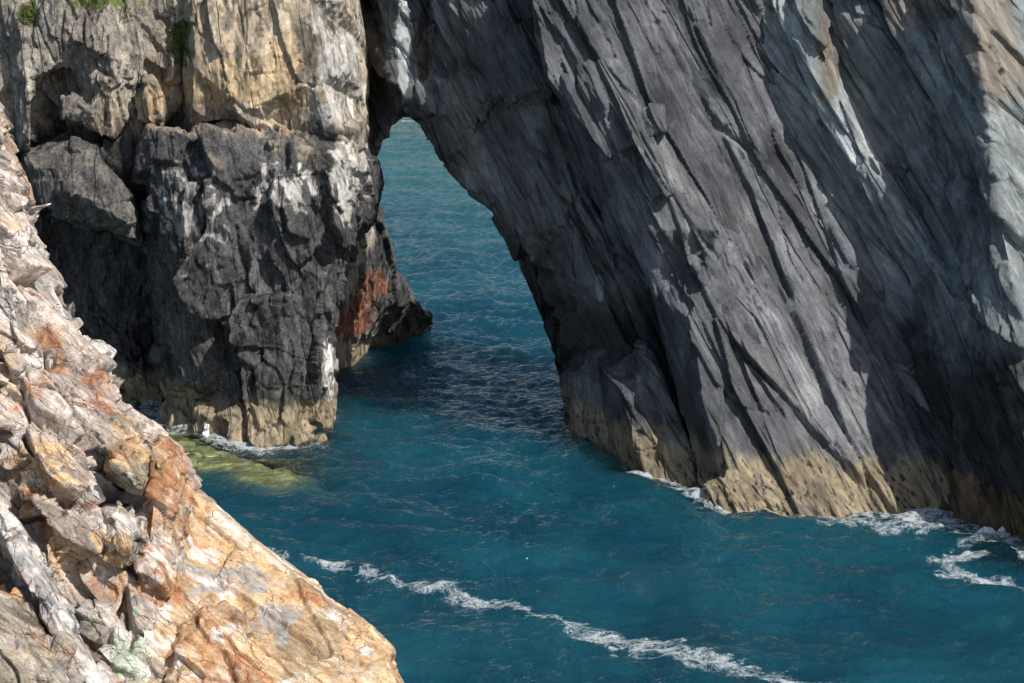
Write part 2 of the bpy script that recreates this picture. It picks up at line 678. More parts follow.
ST_UPPER = dict(warp=0.3, warpsize=3.0, bk=1.0,
                blocks=[(6.5, 1.9, 0.24, 0.30, 0.10, 0.34, 0.2, 0.4), (2.6, 0.8, 0.09, 0.34, 0.06, 0.1, 0.2, 0.35), (0.9, 0.35, 0.03, 0.3, 0.04, 0.04, 0.1, 0.25)],
                cleave=[(0.5, 6.0, 0.05)], fbm=[(2.0, 0.08, 4), (0.7, 0.03, 3)])
ST_FORE = dict(warp=0.08, warpsize=2.2, bk=1.4,
               blocks=[(3.4, 1.3, 0.26, 0.34, 0.08, 0.40, 0.36, 0.5), (1.3, 0.6, 0.10, 0.40, 0.04, 0.16, 0.25, 0.45), (0.5, 0.24, 0.025, 0.4, 0.02, 0.03, 0.12, 0.35)],
               cleave=[(0.25, 3.0, 0.012)], fbm=[(0.9, 0.02, 4)])
ST_SLAB = dict(warp=0.08, warpsize=2.0, bk=1.0,
               blocks=[(5.0, 1.3, 0.06, 0.10, 0.04, 0.16, 0.10, 0.45), (1.6, 0.5, 0.025, 0.16, 0.02, 0.05, 0.10, 0.4), (0.5, 0.18, 0.008, 0.2, 0.015, 0.01, 0.05, 0.3)],
               cleave=[(0.25, 3.0, 0.008)], fbm=[(0.9, 0.025, 4)])
ST_CHIP = dict(warp=0.08, warpsize=2.0, bk=1.0,
               blocks=[(1.8, 0.7, 0.06, 0.30, 0.03, 0.08, 0.2, 0.3), (0.6, 0.3, 0.03, 0.36, 0.02, 0.03, 0.1, 0.3)],
               cleave=[(0.2, 7.0, 0.014)], fbm=[(0.9, 0.03, 4), (0.25, 0.010, 3)])

# ------------------------------------------------------------------ rock materials
SLATE_RAMP = [(0.1, (0.038, 0.041, 0.047)), (0.4, (0.088, 0.092, 0.102)), (0.62, (0.128, 0.133, 0.142)), (0.9, (0.205, 0.209, 0.214))]
WALL_RAMP = [(0.1, (0.075, 0.088, 0.092)), (0.4, (0.165, 0.188, 0.19)), (0.65, (0.245, 0.27, 0.266)), (0.9, (0.36, 0.375, 0.355))]
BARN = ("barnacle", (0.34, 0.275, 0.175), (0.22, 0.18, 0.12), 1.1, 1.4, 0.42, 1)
DARK = ("tidal_and_shade", (0.024, 0.024, 0.026), (0.046, 0.045, 0.046), 0.9, 0.5, 0.42)
M_PILLAR = rock_mat("slate_lit_rock", FR_SLATE, SLATE_RAMP, [DARK, BARN], stretch=4.5, streakamt=0.3, grain_amt=0.55, facets=((2.2, 0.36), (0.8, 0.42), (0.28, 0.30)), fstretch=4.0, fwarp=0.08, planks=((1.5, 0.20, 0.16), (0.55, 0.16, 0.0)), specks=("barnacle", 4.2, 0.545, (0.035, 0.03, 0.03)), bump=0.06)
M_ARCHW = rock_mat("slate_arch_rock", FR_SLATE, [(0.1, (0.045, 0.048, 0.052)), (0.4, (0.085, 0.09, 0.094)), (0.65, (0.13, 0.137, 0.14)), (0.9, (0.2, 0.205, 0.2))],
                   [DARK, ("quartz_and_sunlit", (0.42, 0.45, 0.45), (0.3, 0.33, 0.33), 0.4, 1.5), ("brown", (0.085, 0.055, 0.038), (0.045, 0.036, 0.03), 0.8, 0.8, 0.4),
                    ("barnacle", (0.14, 0.105, 0.065), (0.08, 0.062, 0.042), 1.1, 1.4, 0.42, 1)], stretch=4.5, streakamt=0.3, grain_amt=0.55, facets=((2.2, 0.36), (0.8, 0.42), (0.28, 0.30)), fstretch=4.0, fwarp=0.08, planks=((1.5, 0.20, 0.16), (0.55, 0.16, 0.0)), bump=0.06)  # barnacle colour darker than on the pillar: shade painted into the band
M_WALL = rock_mat("grey_green_wall_rock", FR_WALL, WALL_RAMP, [("brown", (0.225, 0.20, 0.165), (0.12, 0.108, 0.092), 1.2, 0.9, 0.45), DARK, ("barnacle", (0.13, 0.085, 0.045), (0.075, 0.052, 0.032), 0.5, 2.0)],  # darkened barnacle colour carries the shade of this cliff's foot
                  stretch=4.5, streakamt=0.3, grain_amt=0.55, facets=((2.2, 0.36), (0.8, 0.42), (0.28, 0.30)), fstretch=4.0, fwarp=0.08, planks=((1.5, 0.20, 0.16), (0.55, 0.16, 0.0)), bump=0.06)
M_LEFT = rock_mat("black_sea_rock", FR_LEFT, [(0.1, (0.12, 0.10, 0.08)), (0.4, (0.26, 0.22, 0.17)), (0.62, (0.36, 0.31, 0.24)), (0.9, (0.46, 0.41, 0.34))],
                  [("tan", (0.44, 0.36, 0.26), (0.33, 0.27, 0.20), 0.8, 0.9, 0.3), ("ochre", (0.46, 0.33, 0.19), (0.36, 0.285, 0.19), 1.4, 1.1, 0.4),
                   ("greyrock", (0.165, 0.15, 0.13), (0.31, 0.28, 0.235), 1.1, 0.9, 0.4), ("tidal_and_shade", (0.034, 0.034, 0.036), (0.10, 0.098, 0.096), 1.0, 0.6, 0.3),
                   ("white", (0.64, 0.62, 0.58), (0.40, 0.38, 0.35), 2.1, 2.2, 0.3, 1), ("rust", (0.27, 0.085, 0.045), (0.20, 0.12, 0.08), 1.2, 1.4, 0.35), BARN,
                   ("plant", (0.08, 0.11, 0.03), (0.12, 0.14, 0.05), 0.9, 1.8)],
                  stretch=2.5, streakamt=0.45, bump=0.07, facets=((1.5, 0.42), (0.55, 0.46), (0.2, 0.4)), fstretch=2.0, fwarp=0.25, planks=((1.3, 0.06, 0.10),), specks=("barnacle", 4.0, 0.60, (0.06, 0.05, 0.035)))
FORE_RAMP = [(0.08, (0.15, 0.125, 0.11)), (0.35, (0.34, 0.28, 0.235)), (0.6, (0.51, 0.42, 0.36)), (0.9, (0.68, 0.61, 0.56))]
FLAY = [("olive", (0.25, 0.225, 0.14), (0.34, 0.31, 0.24), 1.2, 1.8, 0.3), ("orange", (0.56, 0.33, 0.16), (0.58, 0.45, 0.29), 1.6, 1.8, 0.3), ("rust", (0.34, 0.14, 0.07), (0.46, 0.24, 0.12), 1.6, 2.6, 0.3),
        ("greyrock", (0.38, 0.375, 0.36), (0.24, 0.24, 0.235), 1.2, 1.8, 0.25), ("white", (0.76, 0.74, 0.71), (0.66, 0.6, 0.55), 1.6, 2.5, 0.2, 1), ("mint", (0.36, 0.47, 0.33), (0.48, 0.52, 0.42), 1.6, 3.0, 0.35)]
FFAC = ((0.85, 0.42), (0.32, 0.46), (0.12, 0.36))
M_FORE = rock_mat("pink_quartz_rock", FR_FORE, FORE_RAMP, FLAY, facets=FFAC, fstretch=1.8, fwarp=0.3, stretch=2.2, sc=2.6, bump=0.03, blkvar=0.6, veins=(2.2, 0.03, (0.12, 0.09, 0.08), 0.5))
M_SLAB = rock_mat("orange_slab_rock", FR_FORE, facets=((0.85, 0.2), (0.3, 0.26), (0.11, 0.24)), fstretch=1.8, fwarp=0.3, ramp=[(0.08, (0.30, 0.19, 0.10)), (0.35, (0.50, 0.35, 0.21)), (0.6, (0.60, 0.47, 0.34)), (0.9, (0.70, 0.64, 0.56))], layers=FLAY, stretch=2.2, sc=2.6, bump=0.025, blkvar=0.5, streakamt=0.35)

# ------------------------------------------------------------------ the sea arch
VX = 0.074
arch_root = empty("sea_arch", tuple(wp(700, 495)), "dark slate sea arch, its slanting leg right of the opening, foot banded with tan barnacles", "sea arch")
BAR_P = zband(-9, 2.7, 0.35, 0.9, 5)


def barn(hi, amp=0.8, seed=5):
    a = zband(-9, hi - 0.35, 0.7, 0.8, seed, (0.8, 0.8, 1.6))
    return lambda P, N: a(P, N) * (0.8 + 0.35 * fbm(P / 0.5, seed + 50, 3))


def tidal_and_shade(lo, hi, amp=1.4, seed=9):
    return zband(lo, hi, 2.2, amp, seed, (4, 4, 2.0))


rock("pillar", arch_root, M_PILLAR, FR_SLATE, ST_PILLAR, 11, VX,
     masks=dict(barnacle=barn(2.6), tidal_and_shade=lambda P, N: 0.45 * tidal_and_shade(2.4, 4.0)(P, N)),
     outline=[(524, -50, 109.5), (600, -50, 108.2), (740, -50, 109.4), (770, 50, 108), (800, 120, 106.8), (830, 220, 104.5), (885, 320, 101.5), (935, 420, 98.5), (985, 512, 'w'),
              (950, 511, 'w'), (905, 508, 'w'), (860, 510, 'w'), (800, 512, 'w'), (750, 505, 'w'), (706, 497, 'w'),
              (698, 470, 101.2), (684, 420, 103.0), (669, 350, 104.5), (651, 290, 105.2), (626, 232, 105.6), (598, 190, 106.6), (583, 155, 106.9), (566, 105, 107.2), (549, 78, 107.6), (532, 0, 108.6)],
     inner=[(600, 76, 106.6), (650, 60, 107.0), (690, 50, 108.3), (640, 150, 105.4), (700, 150, 105.6), (740, 200, 105.6), (605, 140, 106.1),
            (660, 230, 104.0), (720, 230, 103.5), (775, 270, 104), (690, 320, 102), (760, 320, 101.3), (820, 340, 102),
            (705, 400, 100.3), (780, 400, 99.3), (850, 420, 99.4), (730, 470, 98.7), (820, 470, 97.3)],
     thick=4.0, uoff=-1.3)

rock("pillar_plank", arch_root, M_PILLAR, FR_SLATE, ST_PILLAR, 17, VX * 0.9,
     masks=dict(barnacle=barn(2.6), tidal_and_shade=lambda P, N: 0 * P[:, 0]),
     outline=[(562, 78, 107.5), (585, 60, 107.0), (618, 62, 106.4), (640, 110, 105.3), (662, 108, 105.0), (664, 130, 104.7), (650, 135, 104.9), (668, 190, 104.0), (650, 205, 104.3), (625, 165, 105.4), (596, 160, 106.3)],
     inner=[(600, 100, 106.0), (625, 120, 105.4)], thick=3.0, label="thin slate plank lying against the top of the arch leg")

rock("toe_block", arch_root, M_PILLAR, FR_SLATE, ST_TOE, 23, VX * 0.8,
     masks=dict(barnacle=barn(2.6), tidal_and_shade=lambda P, N: 0 * P[:, 0]),
     outline=[(562, 378, 113.2), (584, 350, 112.2), (620, 341, 109.4), (648, 343, 107.2), (672, 400, 104.6), (692, 450, 102.3), (698, 481, 'w'), (665, 482, 'w'), (646, 477, 'w'), (612, 457, 'w'), (572, 432, 'w'), (568, 405, 112.6)],
     inner=[(572, 400, 111.6), (607, 377, 106.4), (625, 410, 104.0), (637, 447, 102.1), (640, 386, 104.5), (664, 440, 102.4), (622, 358, 107.4), (658, 388, 104.5)],
     creases=[(0, 1), (1, 2), (2, 3), (1, 4), (4, 7)],
     thick=6.0, uoff=-0.9, label="angular lower block at the foot of the arch leg")

ARCH_PALE = union(blob(pt(403, 40, 116.5), (0.55, 2.5, 3.2), 3, 0.35, 0.8), blob(pt(600, 285, 108.6), (0.3, 1.5, 1.0), 3, 0.3, 0.5))  # white rib, then the sunlit edge of the lower rib painted pale
rock("arch_wall", arch_root, M_ARCHW, FR_SLATE, ST_SLATE, 31, VX,
     masks=dict(barnacle=barn(1.6), tidal_and_shade=union(tidal_and_shade(1.2, 7.5), blob(wp(545, 330, 5.0), (3.0, 12, 5.0), 4, 0.3, 2.0)),  # patch beside the opening: wet rock plus shade painted dark
                quartz_and_sunlit=ARCH_PALE, brown=union(blob(pt(375, 70, 121), (1.0, 5, 5), 21, 0.4, 1.0), blob(pt(423, 50, 118), (0.45, 3, 3), 22, 0.3, 0.8))),
     outline=[(335, -60, 122), (520, -60, 113), (575, -50, 112), (585, 0, 111.6), (595, 76, 110.8), (620, 150, 110.2), (650, 230, 109), (672, 300, 108), (695, 400, 106),
              (694, 476, 'w'), (640, 470, 'w'), (600, 450, 'w'), (570, 425, 'w'),
              (567, 400, 114.6), (557, 368, 115.6), (549, 322, 116.4), (539, 288, 117), (524, 260, 117.4), (508, 234, 117.8), (497, 216, 118), (488, 210, 118), (470, 192, 118.2), (460, 182, 118.3), (448, 166, 118.4), (440, 160, 118.5), (432, 138, 118.6), (426, 131, 118.7), (419, 119, 118.8), (403, 118, 119.2), (392, 128, 119.4), (382, 140, 119.6), (374, 155, 119.8), (360, 160, 120), (356, 185, 120), (330, 175, 121.5), (338, 0, 122.5)],
     inner=[(395, 0, 117.6), (393, 60, 118), (398, 92, 117.0), (412, 94, 117.0), (400, 0, 116.7), (411, 0, 116.9), (414, 60, 118.4), (416, 0, 118.6), (430, 0, 118.6), (432, 70, 118.3), (437, 0, 117.0), (440, 80, 117.2), (372, 0, 121.5), (378, 100, 121.0),
            (470, 60, 114.9), (505, 30, 112.6), (488, 92, 113.2), (497, 106, 114.6), (546, 88, 110.6), (549, 100, 111.4),
            (400, 104, 118.6), (440, 112, 117.4), (470, 142, 116.4), (500, 190, 115.2), (525, 230, 114.2), (545, 290, 113.4), (558, 345, 113.2),
            (530, 160, 112.4), (560, 205, 111.0), (576, 226, 110.0), (600, 285, 108.4), (622, 340, 107.6), (582, 224, 110.6), (610, 285, 109.2), (632, 335, 108.6), (574, 300, 111.6), (598, 345, 110.2)],
     creases=[(2, 3), (18, 16), (17, 19), (29, 30), (30, 31), (32, 33), (33, 34)],
     thick=3.0, label="shaded inner wall and bridge of the arch")

# ------------------------------------------------------------------ right cliff
wall_root = empty("cliff_wall", tuple(wp(985, 530)), "tall grey green slate cliff filling the right side, mostly shaded, with a sunlit nose", "cliff")
rock("cliff_face", wall_root, M_WALL, FR_WALL, ST_WALL, 41, VX * 1.05,
     masks=dict(barnacle=barn(2.4), tidal_and_shade=lambda P, N: tidal_and_shade(1.2, 8.2, 2.4)(P, N),
                brown=union(blob(pt(890, -5, 102), (5, 6, 2.2), 5, 0.6, 2.5), blob(pt(1010, 40, 98), (2.5, 6, 4), 6, 0.7, 2.0), blob(pt(830, 60, 106), (0.8, 3, 4), 8, 0.5, 1.0), blob(pt(720, 30, 108), (0.35, 3, 3), 8, 0.4, 1.0))),
     outline=[(664, -40, 112.6), (760, -45, 110.4), (812, -40, 107.6), (900, -26, 106.0), (975, -20, 103.0), (1120, -26, 105), (1400, -60, 117), (1420, 200, 114), (1420, 540, 106), (1300, 545, 'w'), (1120, 556, 'w'), (1062, 563, 'w'), (1024, 545, 'w'), (985, 530, 'w'), (950, 512, 'w'), (920, 504, 'w'),
              (850, 432, 101.8), (798, 340, 104.8), (766, 270, 106.8), (730, 200, 109), (700, 110, 111), (668, 40, 112.5)],
     inner=[(975, 0, 101.2), (983, 78, 99.4), (992, 150, 97.7), (999, 219, 95.8), (1024, 330, 93.0), (1048, 440, 90.2),
            (1100, 0, 104.5), (1110, 200, 100.0), (1130, 400, 95),
            (714, 30, 109.6), (724, 30, 109.8), (720, 90, 109.0), (712, 90, 109.2), (760, 100, 107.6), (812, 10, 106.0), (835, 90, 104.9), (880, 170, 103.0), (907, 218, 102.0), (928, 255, 101.4),
            (824, 8, 108.4), (848, 88, 107.4), (892, 166, 105.5), (919, 214, 104.3), (938, 250, 103.2),
            (800, 200, 105.8), (850, 280, 103.6), (900, 350, 101), (950, 420, 97.6), (985, 480, 94.4), (940, 480, 97.6),
            (905, 60, 104.2), (940, 70, 102.3), (965, 150, 100.3), (955, 300, 98.4), (990, 300, 95.6), (1000, 400, 93.6), (930, 30, 103.6), (880, 30, 105.2)],
     creases=[(0, 1), (1, 2), (2, 3), (3, 4), (4, 5), (14, 15), (15, 16), (16, 17), (17, 18), (19, 20), (20, 21), (21, 22), (22, 23)],
     thick=9.0)

# ------------------------------------------------------------------ left cliff
left_root = empty("cliff_buttress", tuple(wp(225, 445)), "left cliff with tan upper face above black rock, white stains down its right edge", "cliff")
BLK = lambda P, N: 0.95 * zband(2.2, 16.8, 1.9, 2.8, 15, (2.2, 2.2, 2.6))(P, N)
LM = dict(
    barnacle=barn(2.5, 0.9, 25),
    tidal_and_shade=BLK,
    tan=union(blob(pt(245, 30, 114), (3.4, 8, 4.6), 31, 0.35, 2.0), blob(pt(300, 120, 113), (3.5, 8, 2.5), 32, 0.6, 1.5)),
    ochre=union(blob(pt(230, 85, 114), (3.2, 6, 1.5), 33, 0.6, 1.2), blob(pt(146, 110, 114), (0.9, 5, 1.6), 34, 0.5, 0.8), blob(pt(282, 80, 113.5), (1.1, 5, 3.0), 35, 0.6, 0.8), blob(pt(40, 70, 115), (2.2, 5, 0.9), 36, 0.7, 0.8)),
    greyrock=union(blob(pt(90, 40, 115), (5.6, 9, 3.2), 37, 0.5, 1.6), blob(pt(20, 30, 117), (4, 9, 3.2), 38, 0.5, 1.6), blob(pt(60, 110, 115), (3, 9, 2.2), 39, 0.5, 1.6)),
    white=union(blob(pt(350, 180, 112), (1.2, 6, 2.8), 40, 0.7, 0.8), lambda P, N: 0.7 * blob(pt(340, 70, 114), (1.9, 6, 5.0), 41, 0.7, 1.0)(P, N), blob(pt(330, 370, 111.5), (0.4, 5, 1.8), 42, 0.5, 0.5), lambda P, N: 0.62 * blob(pt(290, 190, 111), (2.4, 4, 1.2), 43, 1.2, 0.5)(P, N), lambda P, N: 0.5 * blob(pt(185, 215, 111), (2.2, 4, 2.4), 44, 1.3, 0.5)(P, N)),
    rust=lambda P, N: 0 * P[:, 0],
    plant=union(blob(pt(180, 45, 116), (0.8, 5, 1.6), 46, 0.7, 0.6), blob(pt(28, 14, 118), (0.8, 5, 0.7), 47, 0.7, 0.5), blob(pt(105, -2, 117), (2.2, 5, 0.8), 48, 0.8, 0.5)),
)
LMnb = dict(LM)
rock("cliff_back", left_root, M_LEFT, FR_LEFT, ST_LEFT, 51, VX * 1.2, masks=LM,
     outline=[(-320, -160, 128), (150, -160, 126), (340, -160, 126), (345, 100, 123), (330, 250, 119), (300, 360, 117), (260, 415, 'w'), (200, 412, 'w'), (150, 406, 'w'), (100, 400, 'w'), (20, 392, 'w'), (-300, 392, 'w')],
     inner=[(60, 60, 118.2), (60, 110, 117.6), (100, 110, 117.4), (150, 100, 117.8), (172, 100, 117.6), (18, 110, 118.2), (110, 150, 116.6), (60, 230, 121), (120, 230, 118.5), (138, 180, 116.6), (75, 300, 119.4), (95, 300, 119.2), (105, 350, 118.6), (140, 330, 120.2), (0, 300, 120)],
     thick=8.0, label="deep shaded recess behind the buttress")

rock("upper_face", left_root, M_LEFT, FR_LEFT, ST_UPPER, 55, VX, masks=LM,
     outline=[(-320, -160, 124), (0, -160, 122), (100, -160, 121), (205, -160, 120), (205, 0, 117.4), (190, 60, 117.2), (178, 78, 117.4), (160, 70, 116.8), (148, 62, 117.2), (140, 88, 116.4), (128, 118, 116.2), (118, 132, 116), (102, 140, 115.2), (84, 124, 115.6), (64, 118, 115.4), (62, 96, 116.6), (82, 92, 117), (70, 66, 117), (50, 72, 116.4), (28, 76, 116.2), (30, 150, 115.2), (12, 150, 118.5), (6, 80, 118.5), (-300, 70, 121)],
     inner=[(10, 0, 118.4), (25, 40, 117), (60, 0, 116.8), (75, 40, 115.6), (110, 10, 116.8), (120, 60, 115.4), (100, 90, 115.2), (148, 10, 117.8), (150, 50, 117.2), (165, 20, 118.2), (185, 20, 117.6), (45, 100, 115.4), (50, 130, 114.8), (90, 108, 115.0), (-100, 0, 120), (0, -60, 120.5), (150, -60, 119.6)],
     thick=7.0, label="grey jointed upper face with green tufts")

rock("overhang_block", left_root, M_LEFT, FR_LEFT, dict(ST_LEFT, blocks=[(4.5, 3.0, 0.14, 0.2, 0.1, 0.2, 0, 0.2), (1.8, 1.1, 0.07, 0.25, 0.06, 0.1, 0, 0.2), (0.75, 0.42, 0.03, 0.22, 0.04, 0.04, 0, 0.2)], fbm=[(3.0, 0.16, 5), (0.8, 0.05, 4)]), 61, VX * 0.9,
     masks=dict(LM, tidal_and_shade=lambda P, N: 0.62 + 0 * P[:, 0], tan=lambda P, N: 0 * P[:, 0], greyrock=lambda P, N: 0.7 + 0 * P[:, 0], barnacle=lambda P, N: 0 * P[:, 0]),
     outline=[(26, 158, 113.5), (48, 146, 114), (68, 138, 114.4), (98, 146, 114), (104, 165, 113.2), (120, 186, 112.8), (131, 200, 112.8), (138, 222, 112.8), (138, 242, 113.2), (122, 236, 113), (110, 226, 112.6), (82, 222, 112.6), (58, 214, 112.6), (42, 200, 113), (32, 180, 113.2)],
     inner=[(55, 168, 112.6), (36, 168, 112.8), (70, 190, 111.6), (100, 205, 111.4), (125, 222, 111.6), (100, 172, 112.6), (84, 162, 112.9)],
     thick=6.0, label="big grey overhanging block left of the dark cleft")

rock("buttress", left_root, M_LEFT, FR_LEFT, ST_LEFT, 67, VX, masks=LM,
     outline=[(150, 128, 114.4), (190, 122, 114.6), (250, 128, 114.4), (310, 118, 114.6), (345, 110, 116.5), (366, 150, 117), (372, 182, 116), (366, 212, 115.5), (350, 240, 115), (336, 280, 114.5), (330, 330, 113.6), (329, 380, 112.4),
              (325, 432, 'w'), (318, 443, 'w'), (270, 446, 'w'), (226, 445, 'w'), (221, 438, 'w'), (205, 437, 'w'), (193, 430, 'w'), (188, 418, 'w'), (180, 418, 'w'), (168, 414, 'w'), (162, 405, 'w'),
              (158, 370, 115.4), (152, 330, 114.8), (148, 250, 113.8), (145, 200, 113.4), (146, 160, 113.6)],
     inner=[(160, 135, 113.0), (200, 133, 112.6), (250, 138, 112.6), (300, 150, 112.4), (335, 160, 112.8), (352, 185, 112.4), (345, 215, 112.4),
            (165, 180, 111.8), (200, 175, 110.9), (240, 185, 110.9), (290, 190, 111.2), (175, 260, 111.0), (240, 260, 110.3), (300, 260, 110.2), (325, 280, 111), (320, 320, 110.6),
            (175, 330, 112.2), (195, 340, 111.2), (230, 345, 110.8), (280, 345, 110.0), (312, 360, 109.8), (225, 375, 110.0), (275, 372, 109.4), (232, 404, 109.7), (262, 408, 109.3), (300, 390, 109.3),
            (178, 380, 113.2), (188, 395, 113.8), (205, 385, 110.8), (216, 400, 111.6), (290, 412, 108.9), (240, 414, 109.0), (226, 414, 109.4), (208, 420, 110.0)],
     thick=8.0, label="black bulging lower buttress with a tan barnacle foot")

rock("tan_slab", left_root, M_LEFT, FR_LEFT, dict(ST_UPPER, blocks=[(7.5, 3.6, 0.14, 0.14, 0.10, 0.24, 0.05, 0.4), (2.4, 1.2, 0.06, 0.18, 0.06, 0.1, 0, 0.25), (0.8, 0.4, 0.025, 0.2, 0.04, 0.03, 0, 0.2)]), 71, VX, masks=LM,
     outline=[(186, -160, 119.5), (300, -160, 118), (350, -160, 121), (358, 0, 119.5), (366, 50, 119), (369, 110, 118.5), (372, 160, 118), (350, 175, 116), (320, 150, 115), (262, 137, 115), (250, 126, 115), (214, 122, 115.4), (188, 126, 115.8), (184, 70, 116), (190, 0, 116.6)],
     inner=[(196, 0, 115.6), (194, 70, 114.8), (192, 110, 114.9), (250, 0, 114.6), (250, 60, 114.0), (245, 110, 113.8), (310, 0, 114.4), (318, 80, 113.5), (335, 130, 113.2), (345, 0, 116), (352, 70, 115.2), (356, 130, 114.8), (250, -80, 116)],
     thick=6.0, label="smooth tan slab streaked with white at its right edge")

rock("leaning_block", left_root, M_LEFT, FR_LEFT, dict(ST_UPPER), 73, VX * 0.8, masks=dict(LM, tidal_and_shade=lambda P, N: 0 * P[:, 0]),
     outline=[(138, 72, 116), (150, 78, 115.8), (160, 98, 115.4), (162, 128, 115.2), (148, 132, 115.4), (136, 120, 115.6), (132, 95, 116)],
     inner=[(148, 100, 114.5), (150, 122, 114.4)], thick=4.0, label="ochre block wedged above the cleft")

foot_root = empty("arch_foot_rock", tuple(wp(385, 344)), "reddish rock foot behind the left cliff at the waterline inside the arch", "rock")
ft = rock("foot_mass", foot_root, M_LEFT, FR_LEFT, dict(ST_UPPER, blocks=[(6.5, 1.9, 0.10, 0.14, 0.10, 0.2, 0.1, 0.4), (2.6, 0.8, 0.05, 0.22, 0.06, 0.1, 0.1, 0.3)]), 77, VX,
     masks=dict(barnacle=lambda P, N: barn(1.6, 0.8, 3)(P, N) * sst(-6.5, -9.0, P[:, 0]), tidal_and_shade=lambda P, N: 0.9 * sst(-10.0, -8.2, P[:, 0] + 0.8 * fbm(P / 1.5, 3, 3)), tan=blob(pt(362, 235, 127), (1.2, 6, 3), 4, 0.5, 1), ochre=blob(wp(345, 365, 1), (2.2, 4, 1.4), 5, 0.5, 1), greyrock=lambda P, N: 0.65 + 0 * P[:, 0],  # right part darkened, barnacles faded out: the arch's shade painted into the colour
                white=blob(pt(362, 220, 127), (0.7, 4, 1.2), 6, 1.0, 0.5), rust=union(blob(pt(350, 308, 128), (1.9, 5, 2.3), 7, 0.5, 0.8), blob(pt(375, 285, 128), (0.9, 5, 1.2), 8, 0.6, 0.8)), plant=lambda P, N: 0 * P[:, 0]),
     outline=[(300, 180, 124), (356, 180, 126), (376, 196, 127), (385, 236, 128), (397, 276, 130), (412, 300, 132), (428, 315, 134), (443, 327, 'w'), (420, 336, 'w'), (400, 342, 'w'), (372, 345, 'w'), (355, 362, 'w'), (335, 378, 'w'), (310, 390, 'w'), (290, 395, 'w'), (280, 300, 124)],
     inner=[(360, 220, 125.4), (375, 250, 127), (345, 300, 124.6), (365, 300, 127.4), (385, 310, 129.6), (360, 340, 128.6), (340, 345, 125.2)],
     thick=6.0)

# ------------------------------------------------------------------ foreground headland
VF = 0.031
fore_root = empty("headland_outcrop", tuple(pt(150, 560, 44)), "sunlit pink and orange rock outcrop sloping down across the lower left corner", "rock outcrop")


def fm(**kw):
    base = dict(olive=lambda P, N: 0.42 * sst(-0.1, 0.5, fbm(P / 1.3, 61, 3)), orange=lambda P, N: 0.66 * sst(-0.1, 0.5, fbm(P / 1.1, 62, 3)), rust=lambda P, N: 0.6 * sst(0.0, 0.5, fbm(P / 0.7, 63, 3)),
                greyrock=lambda P, N: 0.55 * sst(-0.1, 0.5, fbm(P / 1.2, 64, 3)), white=lambda P, N: 0.5 * sst(0.0, 0.5, fbm(P / 0.9, 65, 3)), mint=lambda P, N: 0 * P[:, 0])
    base.update(kw)
    return base


mint_ = union(blob(pt(125, 655, 40.6), (0.5, 1.5, 0.9), 5, 0.8, 0.3), blob(pt(92, 600, 41.5), (0.25, 1.2, 0.9), 6, 0.8, 0.3))
mint = lambda P, N: 0.62 * mint_(P, N)
rock("ridge_slab", fore_root, M_FORE, FR_FORE, ST_FORE, 81, VF, masks=fm(mint=mint),
     outline=[(-470, -60, 56), (-220, 20, 53.4), (-20, 100, 51), (-6, 116, 50.4), (4, 150, 49.8), (18, 194, 49.2), (26, 240, 48.8), (44, 272, 48.4), (54, 304, 48.1), (74, 340, 47.7), (106, 370, 47.1), (122, 407, 46.5), (158, 434, 46.1), (185, 466, 45.8), (187, 492, 45.6), (175, 530, 44.4), (165, 600, 42.6), (160, 700, 40.6), (160, 950, 34), (-220, 950, 32), (-470, 950, 31)],
     inner=[(0, 250, 47.4), (20, 330, 46.0), (0, 420, 44.6), (42, 340, 46.6), (62, 390, 45.5), (92, 420, 45.2), (128, 432, 45.4), (40, 480, 43.4), (6, 480, 44.6), (24, 525, 44.0), (8, 560, 43.2), (36, 500, 42.9), (56, 545, 42.4), (58, 470, 43.6), (75, 470, 44.0), (95, 450, 44.9), (84, 520, 43.0), (76, 580, 43.3), (92, 560, 42.6), (104, 500, 44.0), (122, 497, 45.6), (136, 505, 45.2), (108, 540, 43.0), (140, 530, 43.8), (146, 500, 44.6), (112, 600, 42.2), (140, 600, 42.3), (134, 575, 43.2), (40, 610, 42.6), (62, 645, 41.8), (84, 690, 40.6), (100, 620, 41.6), (120, 660, 40.7), (-220, 300, 48.5), (-220, 600, 41), (-350, 400, 47), (8, 250, 48), (-6, 190, 48.8), (24, 300, 47.0)],
     thick=5.0, label="pink white broken upper slab of the outcrop")
rock("orange_slab", fore_root, M_SLAB, FR_FORE, ST_SLAB, 83, VF, masks=fm(orange=lambda P, N: 0.78 * sst(-0.3, 0.3, fbm(P / 1.1, 62, 3)), rust=lambda P, N: 0.62 * sst(-0.05, 0.45, fbm(P / 0.8, 63, 3)), greyrock=lambda P, N: 0.6 * sst(-0.05, 0.4, fbm(P / 0.9, 64, 3)),
     white=union(lambda P, N: 0.55 * blob(pt(230, 600, 43), (0.5, 1.0, 0.3), 5, 0.8, 0.2)(P, N), lambda P, N: 0.6 * sst(-0.05, 0.45, fbm(P / 0.8, 65, 3)))),
     outline=[(168, 478, 47.4), (187, 491, 46.8), (203, 500, 46.4), (240, 533, 45.6), (280, 566, 44.8), (318, 594, 44.0), (326, 604, 43.9), (370, 631, 43.0), (384, 645, 42.7), (392, 655, 42.4), (389, 664, 42.2), (396, 680, 41.9), (430, 780, 40), (460, 950, 36), (120, 950, 34.5), (120, 700, 40), (150, 610, 42.2), (165, 540, 44)],
     inner=[(200, 540, 45.2), (230, 590, 43.7), (280, 640, 42.4), (200, 640, 41.9), (330, 650, 42.6), (340, 690, 41.3), (250, 700, 40.6)],
     thick=4.0, label="smooth orange slab falling to the water")
